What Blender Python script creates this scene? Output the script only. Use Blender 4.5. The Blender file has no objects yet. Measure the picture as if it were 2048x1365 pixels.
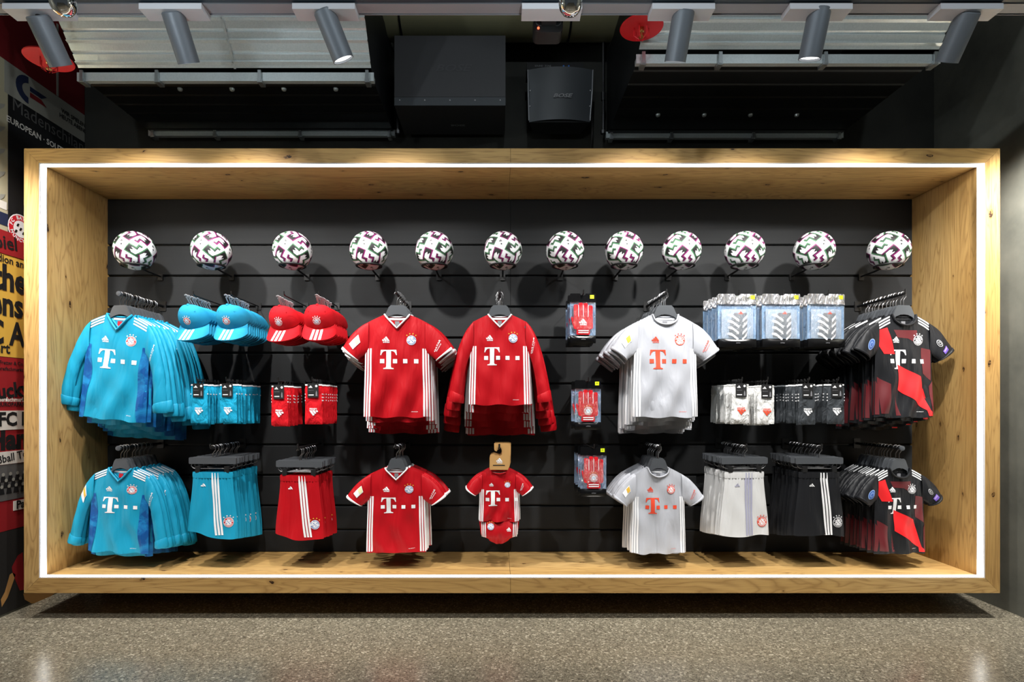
import bpy, math, random
from mathutils import Vector, Matrix
from mathutils.geometry import tessellate_polygon

random.seed(7)
SC = bpy.context.scene
COL = SC.collection
PI = math.pi
F = 1140.0            # focal length in pixels of the 2048 px wide frame
VX, VY = 995.0, 808.0  # vanishing point of the depth direction
CAM_Z = 1.132
D_BACK = 3.5          # slat wall
D_FRONT = 2.975       # front of the oak frame
D_WALL = 3.63         # concrete wall

# ------------------------------------------------------------------ camera
cam = bpy.data.cameras.new('camera')
cam.sensor_fit = 'HORIZONTAL'
cam.sensor_width = 36.0
cam.lens = F / 2048 * 36.0
cam.shift_x = (1024 - VX) / 2048
cam.shift_y = (VY - 682.5) / 2048
cam.clip_start = 0.05
camo = bpy.data.objects.new('camera', cam)
COL.objects.link(camo)
camo.location = (0, 0, CAM_Z)
camo.rotation_euler = (PI / 2, 0, 0)
SC.camera = camo

# ------------------------------------------------------------------ world, exposure
SC.view_settings.view_transform = 'Standard'
SC.view_settings.look = 'None'
SC.view_settings.gamma = 1.0
SC.view_settings.exposure = 0.0
SC.view_settings.use_curve_mapping = False
wd = bpy.data.worlds.new('shop_interior')
wd.use_nodes = True
SC.world = wd
WORLD_BG = wd.node_tree.nodes['Background']
WORLD_BG.inputs[0].default_value = (0.80, 0.92, 1.0, 1)
WORLD_BG.inputs[1].default_value = 0.045
SPOT_W = 110.0         # each track spot
LED_STRENGTH = 9.0   # emission of the strip light in the frame
FLOOR_FILL_W = 66.0        # unseen fill spots added overhead to brighten the floor
BULB_W = 31.0         # half-mirrored bulbs; full power only in the added, unseen row


def floor_fill_light(x, y, z, w, lean, col=(1, .97, .92)):
    l = bpy.data.lights.new('floor_fill', 'SPOT')
    l.energy = w
    l.color = col
    l.spot_size = math.radians(88)
    l.spot_blend = .5
    l.shadow_soft_size = .12
    o = bpy.data.objects.new('floor_fill', l)
    COL.objects.link(o)
    o.location = (x, y, z)
    o.rotation_euler = (math.radians(13), math.radians(lean), 0)


for _x, _lean in ((-2.0, 6), (0.1, 0), (2.1, -6)):  # unseen overhead fill, added to brighten the floor and lower racks
    floor_fill_light(_x, 1.05, 2.95, FLOOR_FILL_W, _lean)


# ------------------------------------------------------------------ colour and material helpers
def lin(c):
    return tuple(((v / 255) / 12.92 if v / 255 <= .04045 else ((v / 255 + .055) / 1.055) ** 2.4) for v in c)


def rgb(c):
    return (*lin(c), 1)


def base_mat(name, col, rough=.6, metal=0.0, spec=.5, **kw):
    m = bpy.data.materials.new(name)
    m.use_nodes = True
    b = m.node_tree.nodes['Principled BSDF']
    b.inputs['Base Color'].default_value = rgb(col)
    b.inputs['Roughness'].default_value = rough
    b.inputs['Metallic'].default_value = metal
    b.inputs['Specular IOR Level'].default_value = spec
    for k, v in kw.items():
        b.inputs[k].default_value = v
    return m


class NT:
    """small node-graph helper"""
    def __init__(self, m):
        self.m = m
        self.t = m.node_tree
        self.b = self.t.nodes.get('Principled BSDF')

    def n(self, kind, **props):
        nd = self.t.nodes.new(kind)
        ins = props.pop('ins', {})
        for k, v in props.items():
            setattr(nd, k, v)
        for k, v in ins.items():
            if hasattr(v, 'links'):
                self.t.links.new(v, nd.inputs[k])
            else:
                nd.inputs[k].default_value = v
        return nd

    def link(self, a, b):
        self.t.links.new(a, b)

    def math(self, op, a, b=0.0, clamp=False):
        nd = self.t.nodes.new('ShaderNodeMath')
        nd.operation = op
        nd.use_clamp = clamp
        for i, v in enumerate((a, b)):
            if hasattr(v, 'links'):
                self.t.links.new(v, nd.inputs[i])
            else:
                nd.inputs[i].default_value = v
        return nd.outputs[0]

    def mix(self, f, a, b, blend='MIX'):
        nd = self.t.nodes.new('ShaderNodeMix')
        nd.data_type = 'RGBA'
        nd.blend_type = blend
        for k, v in ((0, f), (6, a), (7, b)):
            if hasattr(v, 'links'):
                self.t.links.new(v, nd.inputs[k])
            else:
                nd.inputs[k].default_value = v
        return nd.outputs[2]

    def coords(self, scale=(1, 1, 1), rot=(0, 0, 0), loc=(0, 0, 0), out='Object'):
        tc = self.t.nodes.new('ShaderNodeTexCoord')
        mp = self.t.nodes.new('ShaderNodeMapping')
        mp.inputs['Scale'].default_value = scale
        mp.inputs['Rotation'].default_value = rot
        mp.inputs['Location'].default_value = loc
        self.t.links.new(tc.outputs[out], mp.inputs[0])
        return mp.outputs[0]

    def noise(self, vec, scale, detail=3, rough=.5, dist=0.0):
        nd = self.n('ShaderNodeTexNoise', ins={'Scale': scale, 'Detail': detail, 'Roughness': rough, 'Distortion': dist})
        self.t.links.new(vec, nd.inputs['Vector'])
        return nd.outputs['Fac']

    def ramp(self, fac, stops):
        nd = self.t.nodes.new('ShaderNodeValToRGB')
        e = nd.color_ramp.elements
        while len(e) < len(stops):
            e.new(.5)
        for i, (p, c) in enumerate(stops):
            e[i].position = p
            e[i].color = c if len(c) == 4 else rgb(c)
        self.t.links.new(fac, nd.inputs[0])
        return nd.outputs[0]

    def bump(self, h, strength=.3, dist=.01):
        nd = self.n('ShaderNodeBump', ins={'Strength': strength, 'Distance': dist})
        self.t.links.new(h, nd.inputs['Height'])
        self.t.links.new(nd.outputs[0], self.b.inputs['Normal'])


def wood_mat(name, axis):
    """knotty oak veneer, grain along axis 'x' or 'z'"""
    m = base_mat(name, (190, 150, 95), .55, spec=.3)
    g = NT(m)
    along, across = 1.1, 9.0
    sc = (along, across, across) if axis == 'x' else (across, across, along)
    v = g.coords(sc)
    n1 = g.noise(v, .9, 3, .55, .7)
    rings = g.math('FRACT', g.math('MULTIPLY', n1, 13.0))
    rings = g.math('ABSOLUTE', g.math('SUBTRACT', rings, .5))
    rings = g.math('POWER', g.math('MULTIPLY', rings, 2.0), 3.0)
    fs = (6, 160, 160) if axis == 'x' else (160, 160, 6)
    fine = g.noise(g.coords(fs), 1.0, 3, .6)
    patch = g.noise(g.coords((.7, 3, 3) if axis == 'x' else (3, 3, .7)), 1.0, 2)
    c = g.ramp(patch, [(.3, (184, 144, 84)), (.55, (203, 164, 102)), (.75, (213, 177, 118))])
    c = g.mix(g.math('MULTIPLY', rings, .55), c, rgb((140, 102, 56)))
    c = g.mix(g.math('MULTIPLY', g.ramp_f(fine, .45, .75), .33), c, rgb((132, 94, 52)))
    # knots
    tc = g.n('ShaderNodeTexCoord')
    sx = g.n('ShaderNodeSeparateXYZ')
    g.link(tc.outputs['Object'], sx.inputs[0])
    cb = g.n('ShaderNodeCombineXYZ')
    if axis == 'x':
        g.link(g.math('MULTIPLY', sx.outputs[0], 3.0), cb.inputs[0])
        g.link(g.math('MULTIPLY', g.math('ADD', sx.outputs[1], sx.outputs[2]), 6.5), cb.inputs[1])
    else:
        g.link(g.math('MULTIPLY', g.math('ADD', sx.outputs[0], sx.outputs[1]), 6.5), cb.inputs[0])
        g.link(g.math('MULTIPLY', sx.outputs[2], 3.0), cb.inputs[1])
    vd = cb.outputs[0]
    wob = g.n('ShaderNodeTexNoise', ins={'Scale': 5.0})
    g.link(vd, wob.inputs['Vector'])
    vadd = g.n('ShaderNodeVectorMath', operation='MULTIPLY_ADD')
    g.link(wob.outputs['Color'], vadd.inputs[0])
    vadd.inputs[1].default_value = (.16, .16, .16)
    g.link(vd, vadd.inputs[2])
    vo = g.n('ShaderNodeTexVoronoi', voronoi_dimensions='2D', ins={'Scale': 1.0, 'Randomness': 1.0})
    g.link(vadd.outputs[0], vo.inputs['Vector'])
    sep = g.n('ShaderNodeSeparateColor')
    g.link(vo.outputs['Color'], sep.inputs[0])
    keep = g.math('GREATER_THAN', sep.outputs[0], .45)
    size = g.math('MULTIPLY_ADD', sep.outputs[1], .05)
    size.node.inputs[2].default_value = .015
    core = g.math('LESS_THAN', vo.outputs['Distance'], size)
    halo = g.math('SUBTRACT', 1.0, g.math('DIVIDE', vo.outputs['Distance'], g.math('MULTIPLY', size, 3.2)), True)
    c = g.mix(g.math('MULTIPLY', g.math('MULTIPLY', halo, keep), .6), c, rgb((128, 86, 42)))
    spk = g.math('GREATER_THAN', g.noise(g.coords((60, 60, 60)), 1.0, 2), .5)
    c = g.mix(g.math('MULTIPLY', g.math('MULTIPLY', core, keep), g.math('MULTIPLY_ADD', spk, .5)), c, rgb((50, 30, 15)))
    g.link(c, g.b.inputs['Base Color'])
    g.bump(rings, .08, .002)
    return m


def _ramp_f(self, f, a, b):
    nd = self.t.nodes.new('ShaderNodeMapRange')
    nd.inputs['From Min'].default_value = a
    nd.inputs['From Max'].default_value = b
    self.t.links.new(f, nd.inputs[0])
    return nd.outputs[0]


NT.ramp_f = _ramp_f


def floor_mat():
    m = base_mat('ground_concrete_floor', (120, 112, 100), .3, spec=.55)
    g = NT(m)
    v = g.coords()
    vo = g.n('ShaderNodeTexVoronoi', ins={'Scale': 120.0})
    g.link(v, vo.inputs['Vector'])
    sep = g.n('ShaderNodeSeparateColor')
    g.link(vo.outputs['Color'], sep.inputs[0])
    c1 = g.ramp(sep.outputs[0], [(0, (52, 47, 38)), (.2, (103, 97, 83)), (.7, (142, 134, 116)), (.9, (176, 167, 145)), (1, (240, 230, 206))])
    vo2 = g.n('ShaderNodeTexVoronoi', ins={'Scale': 300.0})
    g.link(v, vo2.inputs['Vector'])
    sep2 = g.n('ShaderNodeSeparateColor')
    g.link(vo2.outputs['Color'], sep2.inputs[0])
    c2 = g.ramp(sep2.outputs[0], [(0, (76, 71, 60)), (.5, (131, 124, 107)), (1, (194, 184, 160))])
    c = g.mix(.45, c1, c2)
    big = g.noise(v, 1.6, 4, .6)
    c = g.mix(g.math('MULTIPLY', g.ramp_f(big, .4, .75), .35), c, rgb((112, 104, 90)))
    g.link(c, g.b.inputs['Base Color'])
    r = g.math('MULTIPLY_ADD', g.noise(v, 90, 2), .16)
    r.node.inputs[2].default_value = .15
    g.link(r, g.b.inputs['Roughness'])
    g.bump(sep2.outputs[0], .04, .001)
    return m


def concrete_mat(k=1.0, nm='shuttered_concrete'):
    m = base_mat(nm, (112, 112, 104), .75, spec=.3)
    g = NT(m)
    v = g.coords()
    big = g.noise(v, 2.2, 6, .6)
    c = g.ramp(big, [(p_, tuple(q_ * k for q_ in c_)) for p_, c_ in ((.3, (90, 91, 84)), (.55, (118, 118, 108)), (.75, (134, 133, 122)))])
    vo = g.n('ShaderNodeTexVoronoi', ins={'Scale': 26.0})
    g.link(v, vo.inputs['Vector'])
    sep = g.n('ShaderNodeSeparateColor')
    g.link(vo.outputs['Color'], sep.inputs[0])
    pit = g.math('MULTIPLY', g.math('LESS_THAN', vo.outputs['Distance'], .12), g.math('GREATER_THAN', sep.outputs[0], .6))
    c = g.mix(g.math('MULTIPLY', pit, .8), c, rgb((48, 48, 44)))
    g.link(c, g.b.inputs['Base Color'])
    g.bump(g.math('SUBTRACT', big, pit), .25, .01)
    return m


def fabric_mat(name, col, rough=.55, sheen=.15, folds=.34, col2=None, fscale=(15, 15, 2.4)):
    m = base_mat(name, col, rough, spec=.22)
    g = NT(m)
    tc = g.t.nodes.new('ShaderNodeTexCoord')
    oi = g.t.nodes.new('ShaderNodeObjectInfo')
    off = g.n('ShaderNodeVectorMath', operation='ADD')
    g.link(tc.outputs['Object'], off.inputs[0])
    sc = g.n('ShaderNodeCombineXYZ')
    k = g.math('MULTIPLY', oi.outputs['Random'], 7.0)
    g.link(k, sc.inputs[0])
    g.link(k, sc.inputs[2])
    g.link(sc.outputs[0], off.inputs[1])
    mp = g.t.nodes.new('ShaderNodeMapping')
    mp.inputs['Scale'].default_value = fscale
    g.link(off.outputs[0], mp.inputs[0])
    h = g.noise(mp.outputs[0], 1.0, 3, .45, 1.2)
    if col2:
        n2 = g.noise(g.coords((14, 14, 14)), 1.0, 4, .6, .8)
        c = g.mix(g.ramp_f(n2, .42, .62), rgb(col), rgb(col2))
        g.link(c, g.b.inputs['Base Color'])
    g.bump(h, folds, .035)
    return m


WOODX = wood_mat('oak_veneer_lengthwise', 'x')
WOODZ = wood_mat('oak_veneer_upright', 'z')
FLOOR = floor_mat()
CONC = concrete_mat()
CONCSHADE = concrete_mat(.42, 'shade_toned_concrete')  # same concrete as the side walls, with the shade put into its colour
BLACKP = base_mat('black_plastic', (22, 22, 23), .45)
BLACKM = base_mat('black_powder_coat', (14, 14, 15), .5)
GREYP = base_mat('charcoal_plastic', (72, 75, 79), .45)
STEEL = base_mat('dark_steel_wire', (128, 128, 130), .35, 1.0)
CHROME = base_mat('chrome', (235, 235, 235), .06, 1.0)
WHITEP = base_mat('white_plastic', (196, 196, 200), .45)
SILV = base_mat('silver_grey_lacquer', (108, 114, 121), .5, .3)
ALU = base_mat('anodised_aluminium', (150, 151, 156), .5, .2)
WHITEPRINT = base_mat('white_print', (236, 236, 238), .6)
ORANGEPRINT = base_mat('orange_red_print', (226, 70, 40), .6)
REDPRINT = base_mat('red_print', (200, 24, 40), .6)
BLUEPRINT = base_mat('blue_print', (40, 100, 178), .6)
GOLDPRINT = base_mat('gold_print', (222, 176, 60), .5)
BLACKPRINT = base_mat('black_print', (16, 16, 17), .6)
GREYPRINT = base_mat('grey_print', (120, 120, 124), .6)
LIMEPRINT = base_mat('lime_yellow_sticker', (222, 238, 20), .5)
PALEPRINT = base_mat('pale_green_patch', (226, 224, 170), .6)
PATCHBLUE = base_mat('blue_round_patch', (60, 96, 168), .6)
PURPLEPRINT = base_mat('purple_print', (122, 24, 92), .5)
GREENPRINT = base_mat('green_print', (66, 112, 78), .5)
SKYF = fabric_mat('sky_blue_jersey', (22, 146, 182))
SKYDARK = fabric_mat('marbled_blue_panel', (8, 74, 140), col2=(26, 122, 180))
REDF = fabric_mat('red_jersey', (176, 5, 20))
WHITEF = fabric_mat('light_grey_jersey', (174, 176, 183))
WHITEF2 = fabric_mat('white_knit', (222, 222, 220), folds=.5, fscale=(30, 30, 14))
BLACKF = fabric_mat('black_jersey', (26, 27, 30), .5)
CHARF = fabric_mat('charcoal_knit', (58, 62, 66), folds=.5, fscale=(30, 30, 14))
MAROONF = base_mat('maroon_print', (92, 16, 24), .55)
BRIGHTREDF = base_mat('scarlet_print', (226, 26, 32), .55)
SKYCAP = fabric_mat('sky_blue_twill', (34, 142, 182), .8, folds=.12)
REDCAP = fabric_mat('red_twill', (184, 14, 26), .8, folds=.12)
SKYKNIT = fabric_mat('sky_blue_knit', (22, 160, 200), .8, folds=.4, fscale=(30, 30, 14))
REDKNIT = fabric_mat('red_knit', (204, 14, 28), .8, folds=.4, fscale=(30, 30, 14))
DENIM = fabric_mat('grey_blue_liner', (120, 150, 182), .6, folds=.4, fscale=(30, 30, 14))
CARD = base_mat('brown_cardboard', (186, 142, 84), .8)


def galv_mat():
    m = base_mat('galvanised_sheet', (176, 184, 186), .34, .5)
    g = NT(m)
    v = g.coords()
    vo = g.n('ShaderNodeTexVoronoi', ins={'Scale': 190.0})
    g.link(v, vo.inputs['Vector'])
    sep = g.n('ShaderNodeSeparateColor')
    g.link(vo.outputs['Color'], sep.inputs[0])
    n = g.noise(v, 5.0, 4)
    c = g.mix(sep.outputs[0], rgb((208, 217, 218)), rgb((220, 228, 229)))
    c = g.mix(g.math('MULTIPLY', n, .3), c, rgb((170, 178, 177)))
    g.link(c, g.b.inputs['Base Color'])
    r = g.math('MULTIPLY_ADD', sep.outputs[1], .04)
    r.node.inputs[2].default_value = .30
    g.link(r, g.b.inputs['Roughness'])
    return m


GALV = galv_mat()


def board_mat():
    m = base_mat('charcoal_laminate', (74, 75, 77), .6, spec=.14)
    g = NT(m)
    n = g.noise(g.coords((2, 2, 60)), 1.0, 4, .6)
    c = g.mix(n, rgb((41, 42, 43)), rgb((46, 47, 48)))
    g.link(c, g.b.inputs['Base Color'])
    return m


BOARD = board_mat()


def emit_mat(name, col, s):
    m = bpy.data.materials.new(name)
    m.use_nodes = True
    t = m.node_tree
    t.nodes.clear()
    e = t.nodes.new('ShaderNodeEmission')
    e.inputs[0].default_value = (*col, 1)
    e.inputs[1].default_value = s
    o = t.nodes.new('ShaderNodeOutputMaterial')
    t.links.new(e.outputs[0], o.inputs[0])
    return m


LED = emit_mat('led_diffuser', (1, .97, .90), LED_STRENGTH)
LENS = emit_mat('lit_spot_lens', (1, .97, .92), 4.0)
REDLED = emit_mat('red_indicator', (1, .12, .05), 3.0)


def film_mat():
    m = bpy.data.materials.new('clear_film')
    m.use_nodes = True
    t = m.node_tree
    t.nodes.clear()
    tr = t.nodes.new('ShaderNodeBsdfTransparent')
    gl = t.nodes.new('ShaderNodeBsdfGlossy')
    gl.inputs['Roughness'].default_value = .12
    gl.inputs['Color'].default_value = (.95, .96, 1, 1)
    mx = t.nodes.new('ShaderNodeMixShader')
    tc = t.nodes.new('ShaderNodeTexCoord')
    mp = t.nodes.new('ShaderNodeMapping')
    mp.inputs['Scale'].default_value = (26, 26, 11)
    no = t.nodes.new('ShaderNodeTexNoise')
    no.inputs['Detail'].default_value = 4
    no.inputs['Distortion'].default_value = 1.4
    bp = t.nodes.new('ShaderNodeBump')
    bp.inputs['Strength'].default_value = .9
    bp.inputs['Distance'].default_value = .03
    fr = t.nodes.new('ShaderNodeMapRange')
    fr.inputs['From Min'].default_value = .45
    fr.inputs['From Max'].default_value = .7
    fr.inputs['To Min'].default_value = .12
    fr.inputs['To Max'].default_value = .5
    o = t.nodes.new('ShaderNodeOutputMaterial')
    L = t.links.new
    L(tc.outputs['Object'], mp.inputs[0])
    L(mp.outputs[0], no.inputs['Vector'])
    L(no.outputs['Fac'], bp.inputs['Height'])
    L(bp.outputs[0], gl.inputs['Normal'])
    L(no.outputs['Fac'], fr.inputs[0])
    L(fr.outputs[0], mx.inputs[0])
    L(tr.outputs[0], mx.inputs[1])
    L(gl.outputs[0], mx.inputs[2])
    L(mx.outputs[0], o.inputs[0])
    return m


FILM = film_mat()


def foil_mat():
    m = base_mat('crinkled_silver_foil', (196, 196, 200), .25, .85)
    g = NT(m)
    h = g.noise(g.coords((30, 30, 12)), 1.0, 4, .55, 1.3)
    g.bump(h, .9, .03)
    return m


FOIL = foil_mat()
BLACKFOIL = base_mat('glossy_black_film', (14, 14, 15), .18)


# ------------------------------------------------------------------ geometry helpers
def W(px, py, z):
    """world point that stands at depth z and shows at pixel (px, py)"""
    return Vector(((px - VX) * z / F, z, CAM_Z - (py - VY) * z / F))


class MB:
    def __init__(self):
        self.v = []
        self.f = []
        self.mi = []
        self.mats = []

    def m(self, mat):
        if mat not in self.mats:
            self.mats.append(mat)
        return self.mats.index(mat)

    def add(self, vs, fs, mat=None):
        o = len(self.v)
        self.v.extend([tuple(p) for p in vs])
        k = self.m(mat) if mat else 0
        for f in fs:
            self.f.append(tuple(i + o for i in f))
            self.mi.append(k)
        return self

    def box(self, x0, x1, y0, y1, z0, z1, mat=None):
        vs = [(x, y, z) for z in (z0, z1) for y in (y0, y1) for x in (x0, x1)]
        return self.add(vs, [(0, 2, 3, 1), (4, 5, 7, 6), (0, 1, 5, 4), (2, 6, 7, 3), (0, 4, 6, 2), (1, 3, 7, 5)], mat)

    def rbox(self, x0, x1, y0, y1, z0, z1, r, mat=None, n=3):
        """box whose outline in x-z has rounded corners"""
        pts = []
        for cx, cz, a0 in ((x1 - r, z1 - r, 0), (x0 + r, z1 - r, 90), (x0 + r, z0 + r, 180), (x1 - r, z0 + r, 270)):
            for i in range(n + 1):
                a = math.radians(a0 + 90 * i / n)
                pts.append((cx + r * math.cos(a), cz + r * math.sin(a)))
        return self.prism(pts, y0, y1, mat)

    def prism(self, pts, y0, y1, mat=None):
        """polygon in x-z extruded along y"""
        n = len(pts)
        tri = tessellate_polygon([[Vector((p[0], p[1], 0)) for p in pts]])
        vs = [(p[0], y0, p[1]) for p in pts] + [(p[0], y1, p[1]) for p in pts]
        fs = []
        for a, b, c in tri:
            A, B, C = (Vector(pts[i]) for i in (a, b, c))
            cr = (B - A).x * (C - A).y - (B - A).y * (C - A).x
            if cr < 0:
                b, c = c, b
            fs.append((a, b, c))
            fs.append((a + n, c + n, b + n))
        area = sum(pts[i][0] * pts[(i + 1) % n][1] - pts[(i + 1) % n][0] * pts[i][1] for i in range(n))
        for i in range(n):
            j = (i + 1) % n
            fs.append((i, i + n, j + n, j) if area > 0 else (j, j + n, i + n, i))
        return self.add(vs, fs, mat)

    def tube(self, path, r, n=8, mat=None, cap=True, closed=False):
        path = [Vector(p) for p in path]
        rs = r if isinstance(r, (list, tuple)) else [r] * len(path)
        vs, fs = [], []
        N = len(path)
        up = None
        for i, p in enumerate(path):
            if closed:
                t = (path[(i + 1) % N] - path[i - 1]).normalized()
            else:
                t = (path[min(i + 1, N - 1)] - path[max(i - 1, 0)]).normalized()
            if up is None:
                up = Vector((0, 0, 1)) if abs(t.z) < .9 else Vector((1, 0, 0))
            a = t.cross(up).normalized()
            b = a.cross(t).normalized()
            up = b
            for k in range(n):
                q = 2 * PI * k / n
                vs.append(p + (a * math.cos(q) + b * math.sin(q)) * rs[i])
        for i in range(N if closed else N - 1):
            j = (i + 1) % N
            for k in range(n):
                k2 = (k + 1) % n
                fs.append((i * n + k, i * n + k2, j * n + k2, j * n + k))
        if cap and not closed:
            fs.append(tuple(range(n))[::-1])
            fs.append(tuple((N - 1) * n + k for k in range(n)))
        return self.add(vs, fs, mat)

    def lathe(self, prof, n=24, mat=None, mtx=None):
        """profile of (radius, height) pairs turned about z"""
        vs, fs = [], []
        for r, h in prof:
            for k in range(n):
                a = 2 * PI * k / n
                vs.append(Vector((r * math.cos(a), r * math.sin(a), h)))
        for i in range(len(prof) - 1):
            for k in range(n):
                k2 = (k + 1) % n
                fs.append((i * n + k, i * n + k2, (i + 1) * n + k2, (i + 1) * n + k))
        if mtx:
            vs = [mtx @ v for v in vs]
        return self.add(vs, fs, mat)

    def grid(self, fn, nu, nv, mat=None, flip=False):
        vs = [fn(i / nu, j / nv) for j in range(nv + 1) for i in range(nu + 1)]
        fs = []
        for j in range(nv):
            for i in range(nu):
                a = j * (nu + 1) + i
                q = (a, a + 1, a + nu + 2, a + nu + 1)
                fs.append(q[::-1] if flip else q)
        return self.add(vs, fs, mat)

    def mesh(self, name, mat=None, smooth=False):
        me = bpy.data.meshes.new(name)
        me.from_pydata(self.v, [], self.f)
        for m_ in (self.mats or [mat]):
            me.materials.append(m_)
        if len(self.mats) > 1:
            me.polygons.foreach_set('material_index', self.mi)
        if smooth:
            me.polygons.foreach_set('use_smooth', [True] * len(self.f))
            if smooth != 'all':
                me.set_sharp_from_angle(angle=math.radians(smooth if smooth is not True else 40))
        me.update()
        return me

    def obj(self, name, mat=None, parent=None, smooth=False):
        o = bpy.data.objects.new(name, self.mesh(name, mat, smooth))
        COL.objects.link(o)
        o.parent = parent
        return o


def link(name, mesh, parent=None, label=None):
    o = bpy.data.objects.new(name, mesh)
    COL.objects.link(o)
    o.parent = parent
    if label:
        o['label'] = label
    return o


def tag(o, label, cat=None, group=None, kind=None):
    o['label'] = label
    if cat:
        o['category'] = cat
    if group:
        o['group'] = group
    if kind:
        o['kind'] = kind
    return o


def thing(name, label, cat, loc=(0, 0, 0), group=None, rot=(0, 0, 0), scale=(1, 1, 1)):
    o = bpy.data.objects.new(name, None)
    o.empty_display_size = .05
    COL.objects.link(o)
    o.location = loc
    o.rotation_euler = rot
    o.scale = scale
    return tag(o, label, cat, group)


def struct(name, mb, mat, label):
    o = mb.obj(name, mat)
    o['kind'] = 'structure'
    o['label'] = label
    return o


class Proto:
    """a thing built once; spawn() links copies of it that share the meshes"""
    def __init__(self):
        self.parts = []

    def part(self, name, mesh, front=False, label=None, under=None):
        self.parts.append((name, mesh, front, label, under))
        return len(self.parts) - 1

    def spawn(self, name, label, cat, loc, group=None, rot=(0, 0, 0), scale=(1, 1, 1), front=True, extra=()):
        r = thing(name, label, cat, loc, group, rot, scale)
        made = {}
        for i, (n, me, fr, lb, under) in enumerate(self.parts):
            if fr and not front:
                continue
            made[i] = link(n, me, made.get(under, r), lb)
        return r


ORD = ['first', 'second', 'third', 'fourth', 'fifth', 'sixth', 'seventh', 'eighth', 'ninth', 'tenth', 'eleventh',
       'twelfth', 'thirteenth', 'fourteenth', 'fifteenth', 'sixteenth', 'seventeenth', 'eighteenth']


# ---- flat prints that follow a surface
def text2d(s, size, bold=0.0):
    cu = bpy.data.curves.new('lettering', 'FONT')
    cu.body = s
    cu.size = size
    cu.align_x = 'CENTER'
    cu.align_y = 'CENTER'
    cu.resolution_u = 2
    cu.offset = bold
    o = bpy.data.objects.new('lettering', cu)
    me = bpy.data.meshes.new_from_object(o)
    vs = [(v.co.x, v.co.y) for v in me.vertices]
    fs = [tuple(p.vertices) for p in me.polygons]
    bpy.data.objects.remove(o)
    bpy.data.curves.remove(cu)
    bpy.data.meshes.remove(me)
    return vs, fs


def tri2d(poly):
    t = tessellate_polygon([[Vector((p[0], p[1], 0)) for p in poly]])
    return list(poly), [tuple(x) for x in t]


def subdiv2d(vs, fs, maxlen):
    vs = list(vs)
    tris = []
    for f in fs:
        for k in range(1, len(f) - 1):
            tris.append((f[0], f[k], f[k + 1]))
    for _ in range(5):
        L = max(math.dist(vs[t[i]], vs[t[(i + 1) % 3]]) for t in tris for i in range(3))
        if L < maxlen:
            break
        mid = {}
        out = []

        def mp(a, b):
            k = (min(a, b), max(a, b))
            if k not in mid:
                mid[k] = len(vs)
                vs.append(((vs[a][0] + vs[b][0]) / 2, (vs[a][1] + vs[b][1]) / 2))
            return mid[k]
        for a, b, c in tris:
            ab, bc, ca = mp(a, b), mp(b, c), mp(c, a)
            out += [(a, ab, ca), (ab, b, bc), (ca, bc, c), (ab, bc, ca)]
        tris = out
    return vs, tris


class Decal:
    """coloured flat shapes in a plane (x, z) laid on a surface by fn(x, z, eps) -> point"""
    def __init__(self):
        self.items = []

    def poly(self, pts, mat, layer=0):
        self.items.append((*tri2d(pts), mat, layer))
        return self

    def text(self, s, size, x, z, mat, layer=0, bold=0.0, rot=0.0, flip=False, sx=1.0):
        vs, fs = text2d(s, size, bold)
        c, sn = math.cos(rot), math.sin(rot)
        k = -1 if flip else 1
        self.items.append(([(x + (a * sx * k * c - b * k * sn), z + (a * sx * k * sn + b * k * c)) for a, b in vs], fs, mat, layer))
        return self

    def disc(self, x, z, r, mat, layer=0, n=20):
        return self.poly([(x + r * math.cos(2 * PI * i / n), z + r * math.sin(2 * PI * i / n)) for i in range(n)], mat, layer)

    def star(self, x, z, r, mat, layer=0):
        return self.poly([(x + (r if i % 2 == 0 else r * .42) * math.sin(PI * i / 5), z + (r if i % 2 == 0 else r * .42) * math.cos(PI * i / 5)) for i in range(10)], mat, layer)

    def mesh(self, name, fn, maxlen=.018, eps=.0016):
        mb = MB()
        for vs, fs, mat, layer in self.items:
            v2, f2 = subdiv2d(vs, fs, maxlen)
            pts = [fn(a, b, eps + .0007 * layer) for a, b in v2]
            out = []
            for a, b, c in f2:
                cr = (v2[b][0] - v2[a][0]) * (v2[c][1] - v2[a][1]) - (v2[b][1] - v2[a][1]) * (v2[c][0] - v2[a][0])
                out.append((a, b, c) if cr > 0 else (a, c, b))
            mb.add(pts, out, mat)
        return mb.mesh(name, smooth='all')


def crest(d, x, z, r, ring=REDPRINT, inner=WHITEPRINT, loz=BLUEPRINT, edge=WHITEPRINT, letter=WHITEPRINT, stars=WHITEPRINT, letters=True):
    """round club crest: lettered ring, lozenge field, four stars above"""
    d.disc(x, z, r * 1.08, edge, 0)
    d.disc(x, z, r, ring, 1)
    d.disc(x, z, r * .62, inner, 2)
    w = r * .17
    for row in range(-2, 3):
        for c in range(-3, 4):
            cx, cz = x + c * w * 1.9 + row * w * .5, z + row * w * 1.45
            if (cx - x) ** 2 + (cz - z) ** 2 < (r * .5) ** 2 and (c + row) % 2 == 0:
                d.poly([(cx - w * .8, cz - w * .55), (cx + w * .1, cz - w * .75), (cx + w * .8, cz + w * .55), (cx - w * .1, cz + w * .75)], loz, 3)
    if letters:
        for word, a0, a1, inv in (('FC BAYERN', 165, 15, False), ('MÜNCHEN', 205, 335, True)):
            for i, ch in enumerate(word):
                if ch == ' ':
                    continue
                a = math.radians(a0 + (a1 - a0) * i / (len(word) - 1))
                rr = r * .81
                d.text(ch, r * .36, x + rr * math.cos(a), z + rr * math.sin(a), letter, 2, r * .012, a - PI / 2 + (PI if inv else 0))
    for i, a in enumerate((132, 104, 76, 48)):
        a = math.radians(a)
        d.star(x + r * 1.38 * math.cos(a), z + r * 1.38 * math.sin(a), r * .2, stars, 0)


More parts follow.
